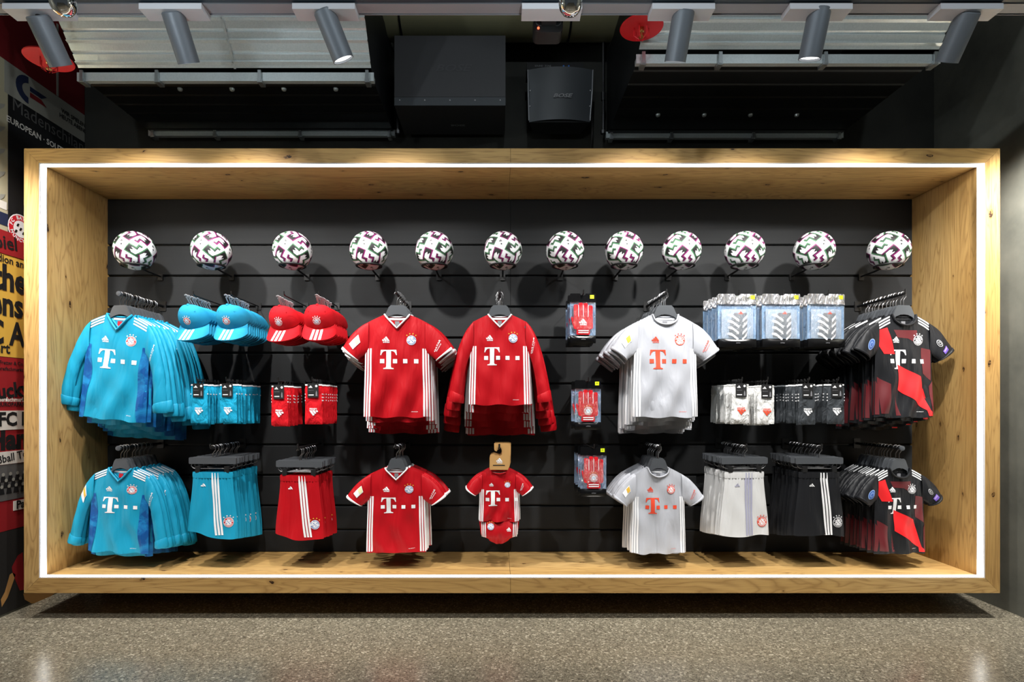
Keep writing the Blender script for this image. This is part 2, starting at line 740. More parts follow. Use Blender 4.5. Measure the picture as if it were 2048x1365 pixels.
def maker(d, x, z, w, mat, layer=0, flip=False, word=True):
    """three slanted bars rising to the right, with the word below"""
    k = -1 if flip else 1
    for i, (bx, h) in enumerate(((-.5, .34), (-.17, .62), (.17, .95))):
        bw = .27
        lean = .5
        pts = [(bx, 0), (bx + bw, 0), (bx + bw - lean * h * .62, h * .82), (bx - lean * h * .28, h * .52)]
        # parallelogram cut along the rising edge of the triangle
        pts = [(bx + .0, 0), (bx + bw, 0), (bx + bw - h * .5 + .04, h), (bx - h * .5 + .13, h * .82)]
        d.poly([(x + k * p[0] * w, z + k * p[1] * w * .62) for p in pts][::(1 if k > 0 else 1)], mat, layer)
    if word:
        d.text('adidas', w * .34, x, z - k * w * .13, mat, layer, w * .006, 0, flip)


def tlogo(d, x, z, h, mat):
    """serif T with squares at its sides and two more squares to the right; h is the height, x the T's axis"""
    s = h
    P = lambda pts: d.poly([(x + a * s, z + b * s) for a, b in pts], mat)
    P([(-.40, .5), (.40, .5), (.43, .22), (.385, .22), (.33, .35), (.25, .42), (.125, .44), (-.125, .44), (-.25, .42), (-.33, .35), (-.385, .22), (-.43, .22)])
    P([(-.125, .445), (.125, .445), (.115, -.36), (.145, -.43), (.26, -.455), (.26, -.5), (-.26, -.5), (-.26, -.455), (-.145, -.43), (-.115, -.36)])
    q = .11
    for cx in (-.33, .33, .86, 1.42):
        P([(cx - q, -.2), (cx + q, -.2), (cx + q, .02), (cx - q, .02)])


# ------------------------------------------------------------------ the setting
XL, XR = -2.63, 2.78
struct('floor', MB().box(XL - .3, XR + .3, -3.5, D_WALL + .1, -.05, 0), FLOOR, 'speckled polished concrete floor')
struct('wall_back', MB().box(XL - .3, XR + .3, D_WALL, D_WALL + .1, 0, 3.6), CONCSHADE, 'concrete wall toned dark as shade behind the wooden display')
struct('wall_left', MB().box(XL - .1, XL, .4, D_WALL, 0, 3.6), CONC, 'concrete side wall under the poster mural')
struct('wall_right', MB().box(XR, XR + .1, .4, D_WALL, 0, 3.6), CONC, 'bare grey concrete side wall')
CEILM = base_mat('black_ceiling_paint', (12, 12, 13), .8)
struct('ceiling', MB().box(XL - .3, XR + .3, .4, D_WALL + .1, 3.6, 3.7), CEILM, 'black painted ceiling slab above the ducts')

# oak frame ---------------------------------------------------------------
FX0, FX1 = (78 - VX) * D_FRONT / F, (1970 - VX) * D_FRONT / F
FZ1, FZ0 = CAM_Z + (VY - 326) * D_FRONT / F, CAM_Z - (1157 - VY) * D_FRONT / F
OX0, OX1 = (48 - VX) * D_FRONT / F, (2000 - VX) * D_FRONT / F
OZ1, OZ0 = CAM_Z + (VY - 297) * D_FRONT / F, CAM_Z - (1187 - VY) * D_FRONT / F
frame = thing('oak_display_case', 'large oak box frame with glowing light strip hung on the wall', 'display frame', (0, D_FRONT, OZ0))
SEAM = (1021 - VX) * D_FRONT / F


def fr(mb, name, mat):
    mb.v = [(x, y - D_FRONT, z - OZ0) for x, y, z in mb.v]
    return mb.obj(name, mat, frame)


def mitred(a, b, c, d_):
    """board section in the x-z plane, extruded along y to the wall"""
    mb = MB()
    mb.prism([a, b, c, d_], D_FRONT, D_BACK + .06)
    return mb


g_ = .0008
fr(mitred((OX0, OZ1), (FX0, FZ1), (SEAM - g_, FZ1), (SEAM - g_, OZ1)), 'top_board', WOODX)
fr(mitred((SEAM + g_, OZ1), (SEAM + g_, FZ1), (FX1, FZ1), (OX1, OZ1)), 'top_board', WOODX)
fr(mitred((OX0, OZ0), (SEAM - g_, OZ0), (SEAM - g_, FZ0), (FX0, FZ0)), 'bottom_board', WOODX)
fr(mitred((SEAM + g_, OZ0), (OX1, OZ0), (FX1, FZ0), (SEAM + g_, FZ0)), 'bottom_board', WOODX)
fr(mitred((OX0, OZ0 + g_), (FX0 - g_, FZ0 + g_), (FX0 - g_, FZ1 - g_), (OX0, OZ1 - g_)), 'side_board', WOODZ)
fr(mitred((FX1 + g_, FZ0 + g_), (OX1, OZ0 + g_), (OX1, OZ1 - g_), (FX1 + g_, FZ1 - g_)), 'side_board', WOODZ)
t_ = .003
ya, yb = D_FRONT + .006, D_FRONT + .042
fr(MB().box(FX0 + t_, FX1 - t_, ya, yb, FZ1 - t_, FZ1 + .002), 'light_strip', LED)['label'] = 'glowing white light strip'
fr(MB().box(FX0 + t_, FX1 - t_, ya, yb, FZ0 - .002, FZ0 + t_), 'light_strip', LED)['label'] = 'glowing white light strip'
fr(MB().box(FX0 - .002, FX0 + t_, ya, yb, FZ0 + t_, FZ1 - t_), 'light_strip', LED)['label'] = 'glowing white light strip'
fr(MB().box(FX1 - t_, FX1 + .002, ya, yb, FZ0 + t_, FZ1 - t_), 'light_strip', LED)['label'] = 'glowing white light strip'
# thin white rims added beside the light strip so its glow ends cleanly
for y0_, y1_ in ((D_FRONT + .001, ya), (yb, yb + .005)):
    fr(MB().box(FX0 + .0045, FX1 - .0045, y0_, y1_, FZ1 - .0045, FZ1 + .001), 'strip_rim', WHITEPRINT)
    fr(MB().box(FX0 + .0045, FX1 - .0045, y0_, y1_, FZ0 - .001, FZ0 + .0045), 'strip_rim', WHITEPRINT)
    fr(MB().box(FX0 - .001, FX0 + .0045, y0_, y1_, FZ0 - .001, FZ1 + .001), 'strip_rim', WHITEPRINT)
    fr(MB().box(FX1 - .0045, FX1 + .001, y0_, y1_, FZ0 - .001, FZ1 + .001), 'strip_rim', WHITEPRINT)
# slat wall: boards with recessed grooves -----------------------------------
sw = bpy.data.objects.new('trim_1', None)
COL.objects.link(sw)
sw['kind'] = 'structure'
sw['label'] = 'charcoal slat wall lining the back of the oak frame'
sb = MB().box(FX0 - .02, FX1 + .02, D_BACK + .018, D_BACK + .05, FZ0 - .02, FZ1 + .02).obj('backing', BLACKM, sw)
joints = [FZ1 + .005] + [CAM_Z + (VY - y) * D_BACK / F for y in (490.5, 552, 614, 676, 706.5, 768, 830, 890, 951, 1012, 1060)] + [FZ0 - .005]
SEAMB = (1021 - VX) * D_BACK / F
for i in range(len(joints) - 1):
    for x0, x1 in ((FX0 - .01, SEAMB - .0012), (SEAMB + .0012, FX1 + .01)):
        z1, z0 = joints[i] - .0055, joints[i + 1] + .0055
        b = .004
        mb = MB()
        ring = [(D_BACK + .018, z0), (D_BACK + b, z0), (D_BACK, z0 + b), (D_BACK, z1 - b), (D_BACK + b, z1), (D_BACK + .018, z1)]
        n = len(ring)
        mb.add([(x0, y, z) for y, z in ring] + [(x1, y, z) for y, z in ring],
               [(k, (k + 1) % n, (k + 1) % n + n, k + n)[::-1] for k in range(n)] + [tuple(range(n)), tuple(range(n, 2 * n))[::-1]])
        mb.obj('board', BOARD, sw)

# ---------------------------------------------------------------- ceiling services
# lighting track
TY0, TY1, TZ = 2.28, 2.335, CAM_Z + 1.60
tr = thing('lighting_track', 'long pale aluminium lighting track running along the ceiling', 'lighting track', (0, TY0, TZ))
MB().box(XL + .01, XR - .01, 0, TY1 - TY0, 0, .05).obj('profile', ALU, tr)
MB().box(XL + .01, XR - .01, -.03, -.002, .004, .05).obj('cover', base_mat('dark_blue_grey_lacquer', (40, 52, 62), .4), tr)
MB().box(XL + .01, XR - .01, .0575, .0605, -.004, .03).obj('edge_lip', ALU, tr)

lamps = [((75, 31), (122, 132), 2.41, False, 'leftmost track spotlight, above the blue shirts'),
         ((345, 24), (378, 127), 2.40, True, 'second track spotlight from the left, before the left duct'),
         ((648, 22), (687, 120), 2.365, True, 'third track spotlight from the left, tilted with its lens glowing'),
         ((1368, 20), (1350, 124), 2.39, True, 'track spotlight next to the red sprinkler plate'),
         ((1640, 17), (1619, 119), 2.365, True, 'second track spotlight from the right, lens glowing, before right duct'),
         ((1938, 24), (1893, 124), 2.41, False, 'rightmost track spotlight, beside the dark concrete wall'),
         ((-218, 31), (-158, 132), 2.41, False, 'unseen track spotlight added at the far left to light the mural'),
         ((2226, 24), (2160, 124), 2.41, False, 'unseen track spotlight added at the far right to light the concrete')]
for top, bot, zb, lit, lab in lamps:
    A = W(*top, 2.305)
    B = W(*bot, zb)
    L = thing('track_spotlight', lab, 'spotlight', A, 'spotlights on the ceiling track')
    d = (B - A)
    ln = d.length
    d.normalize()
    q = d.to_track_quat('-Z', 'Y').to_matrix().to_4x4()
    R = .0435
    MB().lathe([(0, 0), (R - .004, 0), (R, -.004), (R, -ln), (R - .003, -ln), (R - .004, -ln + .012), (0, -ln + .012)], 28, mtx=q).obj('housing', SILV, L, smooth=35)
    MB().lathe([(0, -ln + .010), (R - .006, -ln + .010), (R - .006, -ln + .008), (0, -ln + .008)], 24, mtx=q).obj('lens', LENS, L)
    px = top[0] + (3 if top[0] < 900 else -5) + (26 if top[0] < 0 else 0)
    pc = W(px, 27, 2.3)
    mb = MB()
    z0 = CAM_Z + 1.575 - A.z
    mb.box(pc.x - A.x - .125, pc.x - A.x + .125 , 2.272 - A.y, 2.345 - A.y, z0, z0 + .024)
    mb.obj('adapter_plate', WHITEP, L)
    MB().tube([(0, .01, z0 + .002), (0, .01, z0 - .03)], .014, 12).obj('swivel', BLACKP, L)
    sp = bpy.data.lights.new('spot_beam', 'SPOT')
    sp.energy = SPOT_W * (2.2 if top[0] > 2048 else 1)
    sp.color = (1, .975, .94)
    sp.spot_size = math.radians(96)
    sp.spot_blend = .95
    sp.shadow_soft_size = .03
    so = bpy.data.objects.new('spot_beam', sp)
    COL.objects.link(so)
    so.parent = L
    so.location = d * (ln + .012)
    aim = Vector((d.x * .4, .57, -.82)).normalized()
    if not 0 < top[0] < 2048:   # the added, unseen end fittings wash the side walls
        aim = Vector((-.30 if top[0] < 0 else .36, .42, -.75)).normalized()
    so.rotation_euler = aim.to_track_quat('-Z', 'Y').to_euler()


# air ducts -----------------------------------------------------------------
def duct(x0, x1, yf, yb, zb, slope, top_h, label, seam, rivets_front):
    """rectangular duct: ribbed sloping front, ribbed underside, edge rails"""
    D = thing('air_duct', label, 'air duct', (x0, yf, zb), 'galvanised ducts')
    w = x1 - x0

    def panel(xa, xb, name):
        mb = MB()
        n = 30
        H = top_h
        prof = []
        for i in range(n + 1):
            h = .035 + (H - .035) * i / n
            k = (h * 10.5) % 1.0
            rib = .010 * max(0, 1 - abs(k - .5) / .09)
            rib -= .007 * max(0, 1 - abs(k - .0) / .09)
            prof.append((-h * slope - rib, h))
        prof = []
        h = .035
        step = H / 14
        prof.append((-h * slope, h))
        for r_ in range(14):
            c_ = .030 + step * (r_ + .6)
            s_ = .012 if r_ % 2 == 0 else -.009
            for dh, off in ((-.006, 0), (-.0012, s_), (.0012, s_), (.006, 0)):
                if c_ + dh < H:
                    prof.append((-(c_ + dh) * slope - off, c_ + dh))
        vs = [(x, y, z) for x in (xa, xb) for y, z in prof]
        k = len(prof)
        mb.add(vs, [(i, i + k, i + k + 1, i + 1) for i in range(k - 1)])
        mb.obj(name, GALV, D)
    if seam:
        panel(0, seam - .003, 'front_panel')
        panel(seam + .003, w, 'front_panel')
        MB().add([(seam - .006, -.03 * slope - .004, .03), (seam + .006, -.03 * slope - .004, .03), (seam + .006, -top_h * slope - .004, top_h), (seam - .006, -top_h * slope - .004, top_h)], [(0, 1, 2, 3)]).obj('seam_strip', GALV, D)
    else:
        panel(0, w, 'front_panel')
    # underside with shallow beads
    dep = yb - yf
    prof = [(0, 0)]
    for r_ in range(6):
        c_ = dep * (r_ + .7) / 6.4
        prof += [(c_ - .008, 0), (c_, -.005), (c_ + .008, 0)]
    prof.append((dep, 0))
    k = len(prof)
    MB().add([(x, y, z) for x in (0, w) for y, z in prof], [(i, i + 1, i + k + 1, i + k) for i in range(k - 1)]).obj('underside', DUCTSHADE, D)
    for x, s in ((0, 1), (w, -1)):
        MB().add([(x, 0, 0), (x, dep, 0), (x, dep, top_h), (x, -top_h * slope, top_h)], [(0, 1, 2, 3)]).obj('side_panel', DUCTSHADE, D)
    for nm, y, z in (('front_rail', 0, 0), ('rear_rail', dep, 0)):
        mb = MB()
        yy = y - (.006 if nm == 'front_rail' else .02)
        mb.box(-.012, w + .012, yy - .012, yy + .012, z - .026, z - .002)
        mb.box(-.012, w + .012, yy - .018, yy - .012, z - .028, z + (.016 if nm == 'front_rail' else .010))
        mb.obj(nm, GALV, D)
        for cx in (.02, .27 * w, .62 * w, w - .02):
            mb = MB()
            mb.box(cx - .012, cx + .012, yy - .03, yy + .02, z - .04, z - .022)
            mb.box(cx - .008, cx + .008, yy - .034, yy - .026, z - .036, z + .02)
            mb.obj('rail_clip', STEELB, D)
    for i in range(4):
        cx = w * (.30 + .185 * i) if rivets_front else w * (.17 + .185 * i)
        cy = dep * (.16 if rivets_front else .66)
        MB().lathe([(0, -.014), (.011, -.010), (.014, .001)], 10, mtx=Matrix.Translation((cx, cy, 0))).obj('rivet', GALV, D)
    return D


STEELB = base_mat('bright_zinc', (190, 196, 198), .3, .9)
DUCTSHADE = base_mat('shade_toned_sheet', (30, 32, 34), .45, .5)  # galvanised sheet again, with the dark of the underside put into its colour
duct(-2.14, -.645, 2.94, 3.55, CAM_Z + 1.68, .86, .50, 'galvanised air duct with ribbed sloping front above the blue shirts', .80, True)
duct(.68, 2.12, 2.767, 3.55, CAM_Z + 1.667, .86, .50, 'galvanised air duct with ribbed sloping front above the white shirts', None, False)
# duct hanger straps and a spiral pipe between the ducts
for x, lab in ((-.60, 'thin steel hanger rod beside the left duct'), (.635, 'thin steel hanger rod beside the right duct')):
    h = thing('hanger_rod', lab, 'rod', (x, 3.42, CAM_Z + 1.62), 'duct hanger rods')
    MB().tube([(0, 0, 0), (0, 0, .75)], .007, 8).obj('rod', STEEL, h)
    MB().lathe([(.016, 0), (.016, .02), (.007, .025)], 8).obj('nut', STEEL, h)
    MB().lathe([(.013, .2), (.013, .25), (.007, .255)], 8).obj('coupling', STEEL, h)
sp_ = thing('spiral_duct', 'round metal duct crossing behind the track between the ducts', 'air duct', (0, 3.35, CAM_Z + 2.36))
PIPE = base_mat('olive_tinted_sheet', (140, 138, 108), .4, .25)
for a, b in ((-.70, -.563), (-.557, .418), (.424, .75)):
    MB().tube([(a, 0, 0), (b, 0, 0)], .2, 32, cap=True).obj('section', PIPE, sp_, smooth=35)
for x in (-.56, .421):
    MB().tube([(x - .006, 0, 0), (x + .006, 0, 0)], .204, 32).obj('joint_ring', DUCTSHADE, sp_, smooth=35)

# loudspeakers --------------------------------------------------------------
SPK = base_mat('matt_black_cabinet', (52, 52, 54), .55)
GRILLE = base_mat('black_perforated_grille', (56, 60, 64), .5)
LOGO = base_mat('silver_logo', (150, 150, 152), .35, .4)
Zs = 3.21
a, b = W(789, 72, Zs), W(1011, 212, Zs)
S = thing('subwoofer', 'large black box loudspeaker with embossed name mounted high up', 'loudspeaker', ((a.x + b.x) / 2, Zs, b.z))
hw, hh = (b.x - a.x) / 2, a.z - b.z
mb = MB()
mb.prism([(-hw, 0), (hw, 0), (hw, hh), (-hw, hh)], 0, .34)
mb.obj('cabinet', SPK, S)
MB().box(-hw, hw, -.005, 0, .0, .046).obj('lower_rail', GRILLE, S)
MB().box(-hw, hw, -.003, 0, .050, hh).obj('front_grille', SPK, S)
for i in range(5):
    MB().lathe([(0, .003), (.004, .002), (.004, 0)], 8, mtx=Matrix.Translation((-hw + .03 + (2 * hw - .06) * i / 4, -.005, .03)) @ Matrix.Rotation(PI / 2, 4, 'X')).obj('screw', LOGO, S)
d = Decal().text('BOSE', .055, 0, 0, base_mat('embossed_black', (64, 64, 66), .4), 0, .001, sx=1.5)
link('name_badge', d.mesh('name_badge', lambda x, z, e: (x + z * .5 * 0 + .02 + z * .45, -.003 - e, .21 + z)), S)
d = Decal().text('BOSE', .026, 0, 0, LOGO, 0, .001, sx=1.4)
link('name_badge', d.mesh('name_badge', lambda x, z, e: (x + .03, .22 + z * 1.0, -e)), S)

Zs = 3.30
a, b = W(1056, 140, Zs), W(1186, 236, Zs)
S = thing('wall_speaker', 'small black wall loudspeaker with curved grille and bracket', 'loudspeaker', ((a.x + b.x) / 2, Zs, b.z))
hw, hh = (b.x - a.x) / 2, a.z - b.z
mb = MB()
NU = 14


def spk_pt(u, v, off=0.0):
    x = (-1 + 2 * u) * hw * (1 - .05 * (1 - v))
    bulge = -.035 * (1 - (2 * u - 1) ** 2) - off
    tilt = .05 * (1 - v)
    return (x, bulge + tilt, hh * v)


mb.grid(lambda u, v: spk_pt(u, v), NU, 6)
mb.obj('grille', GRILLE, S, smooth=True)
mb = MB()
mb.add([(-hw, 0.002, hh), (hw, .002, hh), (hw * .95, .052, 0), (-hw * .95, .052, 0), (-hw * .8, .2, hh), (hw * .8, .2, hh), (hw * .75, .2, 0), (-hw * .75, .2, 0)],
       [(0, 3, 2, 1), (0, 4, 7, 3), (1, 2, 6, 5), (4, 5, 6, 7), (0, 1, 5, 4), (3, 7, 6, 2)])
mb.obj('cabinet', BLACKP, S)
for s in (-1, 1):
    MB().tube([(s * hw, 0, hh), (s * hw * .99, .012, hh * .6), (s * hw * .955, .05, .01)], .004, 6).obj('trim_edge', base_mat('grey_edge_trim', (140, 142, 146), .4, .5), S)
    for zz in (.3, .6):
        MB().lathe([(0, .003), (.004, .002), (.004, 0)], 8, mtx=Matrix.Translation((s * hw * .93, -.006 + .05 * (1 - zz), hh * zz)) @ Matrix.Rotation(PI / 2, 4, 'X')).obj('screw', LOGO, S)
d = Decal().text('BOSE', .03, 0, 0, LOGO, 0, .001, sx=1.5)
link('name_badge', d.mesh('name_badge', lambda x, z, e: (x + .012 + z * .45, spk_pt(.52, .46)[1] - .004 - e, hh * .44 + z)), S)
mb = MB().box(-hw * 1.03, hw * .72, .02, .14, hh + .004, hh + .055).obj('bracket', BLACKP, S)
d = Decal().text('SOUND  ZONE', .014, -.1, 0, LOGO).disc(.02, 0, .005, BLUEPRINT).disc(.05, 0, .005, BLUEPRINT)
link('bracket_lettering', d.mesh('bracket_lettering', lambda x, z, e: (x, .02 - e, hh + .034 + z)), S)
MB().tube([(hw * 1.08, .12, hh * .6), (hw * 1.1, .14, -.02), (hw * 1.12, .22, -.11)], .004, 6).obj('cable', BLACKP, S, smooth=True)

# sensor box hanging from the track ------------------------------------------
Zs = 2.40
c = W(1096, 47, Zs)
S = thing('ceiling_sensor', 'black rounded sensor box with red indicator under the track', 'sensor', (c.x, Zs, c.z))
MB().rbox(-.061, .061, -.02, .06, -.05, .052, .02).obj('housing', BLACKP, S, smooth=40)
MB().lathe([(0, .004), (.005, .003), (.005, 0)], 10, mtx=Matrix.Translation((-.042, -.021, -.034)) @ Matrix.Rotation(PI / 2, 4, 'X')).obj('indicator', REDLED, S)
for s in (-1, 1):
    MB().lathe([(.012, 0), (.016, .004), (.018, 0)], 12, mtx=Matrix.Translation((s * .036, -.021, -.008)) @ Matrix.Rotation(PI / 2, 4, 'X')).obj('eye', GRILLE, S)
pz = CAM_Z + 1.575 - c.z
MB().box(-.115, .125, 2.272 - Zs, 2.345 - Zs, pz, pz + .024).obj('adapter_plate', WHITEP, S)
MB().box(-.03, .03, -.06, .01, .045, pz + .002).obj('stem', BLACKP, S)
# half-mirrored bulbs; the mirrored cap throws their light up and sideways on the ducts; the last three are unseen, added as fill
CLEARG = bpy.data.materials.new('clear_bulb_glass')
CLEARG.use_nodes = True
_t = CLEARG.node_tree
_t.nodes.clear()
_a, _b, _m, _o = (_t.nodes.new(k) for k in ('ShaderNodeBsdfTransparent', 'ShaderNodeBsdfGlossy', 'ShaderNodeMixShader', 'ShaderNodeOutputMaterial'))
_b.inputs['Roughness'].default_value = .05
_m.inputs[0].default_value = .06
_t.links.new(_a.outputs[0], _m.inputs[1])
_t.links.new(_b.outputs[0], _m.inputs[2])
_t.links.new(_m.outputs[0], _o.inputs[0])
for c, lab in ((W(126, 8, 1.72), 'mirrored silver bulb hanging in front of the leftmost spotlight'), (W(1141, 8, 1.72), 'mirrored silver bulb hanging beside the ceiling sensor'),
               (Vector((-1.75, .85, 3.08)), 'left unseen bulb added over the aisle as duct fill'), (Vector((.1, .85, 3.08)), 'middle unseen bulb added over the aisle as duct fill'),
               (Vector((1.75, .85, 3.08)), 'right unseen bulb added over the aisle as duct fill')):
    S = thing('mirrored_bulb', lab, 'light bulb', c, 'mirrored bulbs')
    MB().lathe([(.0001, -.034), (.012, -.033), (.024, -.026), (.033, -.012), (.036, .004), (.0355, .012)], 24).obj('mirror_cap', CHROME, S, smooth=True)
    MB().lathe([(.0355, .012), (.034, .03), (.030, .07), (.026, .11)], 24).obj('glass', CLEARG, S, smooth=True)
    MB().lathe([(.027, .105), (.027, .16), (.012, .17), (.012, .3)], 20).obj('socket', SILV, S, smooth=35)
    l = bpy.data.lights.new('bulb_glow', 'POINT')
    l.energy = BULB_W * (.25 if c.y > 1 else 1)
    l.color = (.86, .95, 1.0)
    l.shadow_soft_size = .035
    o = bpy.data.objects.new('bulb_glow', l)
    COL.objects.link(o)
    o.parent = S
    o.location = (0, 0, .055)
# sprinklers
REDLAC = base_mat('red_lacquer', (206, 16, 30), .45)
BRASS = base_mat('brass', (190, 150, 90), .3, 1.0)
for px, py, lab in ((98, 119, 'red sprinkler plate partly behind the leftmost spotlight'), (1283, 55, 'round red sprinkler plate at the edge of the right duct')):
    c = W(px, py, 2.62)
    S = thing('sprinkler', lab, 'sprinkler', c, 'red sprinklers')
    MB().lathe([(0, .004), (.096, .004), (.098, 0), (.096, -.003), (.03, -.003), (0, -.003)], 36).obj('plate', REDLAC, S, smooth=35)
    MB().lathe([(0, -.003), (.012, -.003), (.012, -.02), (.006, -.025), (.006, -.04), (.013, -.042), (.013, -.046), (0, -.046)], 14).obj('nozzle', BRASS, S, smooth=35)
    for k in range(6):
        a = k * PI / 3
        MB().tube([(.034 * math.cos(a), .034 * math.sin(a), -.003), (.034 * math.cos(a), .034 * math.sin(a), -.04), (.012 * math.cos(a), .012 * math.sin(a), -.055)], .0022, 6).obj('guard_wire', REDLAC, S)
    MB().tube([(0, 0, .004), (0, 0, .9)], .011, 10).obj('pipe', BLACKM, S)

# ---------------------------------------------------------------- poster mural on the left wall
PAPER = {k: base_mat('paper_' + k, c, .7) for k, c in dict(red=(150, 18, 26), yellow=(214, 170, 66), black=(12, 12, 14), grey=(150, 148, 138), beige=(176, 168, 140),
                                                       white=(222, 216, 206), darkred=(112, 10, 18), photo=(92, 90, 88), tan=(190, 140, 80), navy=(24, 34, 66)).items()}
mur = thing('poster_mural', 'collage of old match posters covering the left side wall', 'mural', (XL, 3.3, .4))


def wall_fn(lift):
    return lambda y, z, e: (XL + lift + e, y, z)


def ypx(px):
    return XL * F / (px - VX)


def zpx(px, py):
    return CAM_Z - (py - VY) * ypx(px) / F


def poster(name, y0, y1, z0, z1, mat, lift, d=None):
    mb = MB().box(XL + .0005, XL + lift, y0, y1, z0, z1)
    mb.v = [(x - XL, y - 3.3, z - .4) for x, y, z in mb.v]
    p = mb.obj(name, mat, mur)
    if d:
        f = wall_fn(lift)
        for its in (d.items if len(d.items) < 9 else [d.items]):
            d1 = Decal()
            d1.items = its if isinstance(its, list) else [its]
            link('print', d1.mesh('print', lambda y, z, e: (f(y, z, e)[0] - XL, y - 3.3, z - .4), maxlen=.2, eps=.0012), p)
    return p


Y0, Y1 = 2.2, D_WALL - .004
d = Decal()
poster('red_poster', Y0, Y1, 2.97, 3.5, PAPER['darkred'], .003)
d = Decal()
cz = 2.885
pts = [(3.19 + .085 * math.cos(math.radians(a)) * 1.0, cz + .075 * math.sin(math.radians(a))) for a in range(90, 271, 15)]
pts += [(3.19 + .0, cz - .04)] + [(3.19 + .042 * math.cos(math.radians(a)), cz + .038 * math.sin(math.radians(a))) for a in range(255, 104, -15)] + [(3.19, cz + .04)]
d.poly(pts, PAPER['navy'])
d.poly([(3.2, cz + .03), (3.32, cz + .03), (3.28, cz + .003), (3.2, cz + .003)], PAPER['navy'])
d.poly([(3.2, cz - .003), (3.28, cz - .003), (3.32, cz - .03), (3.2, cz - .03)], PAPER['darkred'])
d.text('WIR SPIELEN', .035, 3.53, 2.9, PAPER['black'], 0, .001).text('HEUTE ABEND', .035, 3.53, 2.865, PAPER['black'], 0, .001)
poster('banner_poster', 3.035, Y1, 2.795, 2.968, PAPER['grey'], .004, d)
poster('banner_divider', 3.395, 3.41, 2.97, 3.4, PAPER['grey'], .0045)
d = Decal()
d.text('Madenschilani', .10, 3.36, 2.755, PAPER['photo'], 0, 0)
d.text('EUROPEAN · SOUTH AMERICA', .046, 3.36, 2.66, PAPER['white'], 0, .001)
d.text('CUP', .10, 3.50, 2.57, PAPER['grey'], 0, 0)
crest(d, 3.135, zpx(33, 457), .075, REDPRINT, WHITEPRINT, BLACKPRINT, WHITEPRINT, WHITEPRINT, PAPER['black'])
poster('black_poster', ypx(15), Y1, zpx(15, 478), 2.794, PAPER['black'], .0045, d)
d = Decal()
for i in range(5):
    cy, cz2 = 3.02, 2.20 + i * .12
    d.poly([(cy - .02, cz2), (cy + .012, cz2 + .03), (cy + .02, cz2 + .05), (cy - .01, cz2 + .04)], PAPER['grey'])
d.poly([(2.9, zpx(4, 450)), (3.058, zpx(4, 450)), (3.058, zpx(4, 425)), (2.9, zpx(4, 425))], PAPER['navy'])
d.poly([(2.9, zpx(4, 418)), (3.05, zpx(4, 418)), (3.05, zpx(4, 402)), (2.9, zpx(4, 402))], PAPER['white'])
poster('beige_poster', Y0, ypx(15) - .002, 2.04, 2.968, PAPER['beige'], .0035, d)
d = Decal().text('Spiel', .10, 3.02, zpx(18, 490), PAPER['black'], 0, .002, .1)
poster('match_strip', Y0, Y1, zpx(20, 512), zpx(20, 466), PAPER['red'], .006, d)
d = Decal()
d.text('Stadion an der', .052, 3.06, zpx(20, 523), PAPER['black'], 0, .001, -.02)
d.text('Sechzehn he', .175, 2.72, zpx(20, 561), PAPER['black'], 0, .006, sx=.8)
d.text('Bayerns ns', .175, 2.76, zpx(20, 612), PAPER['black'], 0, .006, sx=.8)
d.text('gegen FC Augs', .165, 2.86, zpx(20, 670), PAPER['black'], 0, .006, sx=.8)
d.text('Vorkonzert', .075, 2.93, zpx(20, 699), PAPER['black'], 0, .002)
d2 = Decal()
d2.text('adion an d', .056, 3.085, zpx(20, 523), PAPER['black'], 0, .001, -.02)
d2.text('the', .19, 3.07, zpx(20, 561), PAPER['black'], 0, .007, sx=.85)
d2.text('ens', .18, 3.05, zpx(20, 612), PAPER['black'], 0, .006, sx=.85)
d2.text('FC Au', .175, 3.05, zpx(20, 670), PAPER['black'], 0, .006, sx=.78)
d2.text('ert', .08, 3.02, zpx(20, 699), PAPER['black'], 0, .002)
poster('yellow_poster', Y0, Y1, zpx(20, 715), zpx(20, 513), PAPER['yellow'], .004, d2)
d = Decal()
d.text('Frau Fretter & Co', .028, 3.05, zpx(20, 727), PAPER['black'], 0, .0005)
d.text('Bäckereifachmarkt', .028, 3.05, zpx(20, 739), PAPER['black'], 0, .0005)
d.text('Lucky', .11, 3.065, zpx(22, 783), PAPER['black'], 0, .004, .12)
d.text('Küchenfachmarkt', .032, 3.06, zpx(20, 800), PAPER['white'], 0, .001)
d.text('DER EUROPAPARK', .03, 3.06, zpx(20, 810), PAPER['black'], 0, .001)
d.text('Han', .15, 3.06, zpx(22, 881), PAPER['black'], 0, .007)
poster('red_sheet', Y0, Y1, zpx(20, 1060), zpx(20, 716), PAPER['red'], .0035, d)
d = Decal().text('FC B', .10, 3.095, zpx(22, 840), PAPER['black'], 0, .004)
poster('white_label', Y0, Y1, zpx(20, 860), zpx(20, 822), PAPER['white'], .006, d)
d = Decal().text('Fußball To', .058, 3.055, zpx(22, 916), PAPER['black'], 0, .001, .12)
poster('ticket_strip', Y0, Y1, zpx(20, 928), zpx(20, 903), PAPER['white'], .007, d)
d = Decal()
for r_ in range(3):
    for k in range(7):
        yy = 2.98 + k * .045 + r_ * .018
        zz = zpx(22, 955 + r_ * 12)
        d.disc(yy, zz + .02, .010, PAPER['grey'], 1, 8)
        d.poly([(yy - .018, zz - .02), (yy + .018, zz - .02), (yy + .012, zz + .01), (yy - .012, zz + .01)], PAPER['black'], 0)
poster('team_photo', Y0, Y1, zpx(20, 1000), zpx(20, 929), PAPER['photo'], .0055, d)
d = Decal().text('Pa', .06, 3.135, zpx(36, 1010), PAPER['black'], 0, .002)
poster('name_label', ypx(25), Y1, zpx(36, 1020), zpx(36, 1001), PAPER['white'], .006, d)
d = Decal()
P2 = lambda pts: [(ypx(a), zpx(a, b)) for a, b in pts]
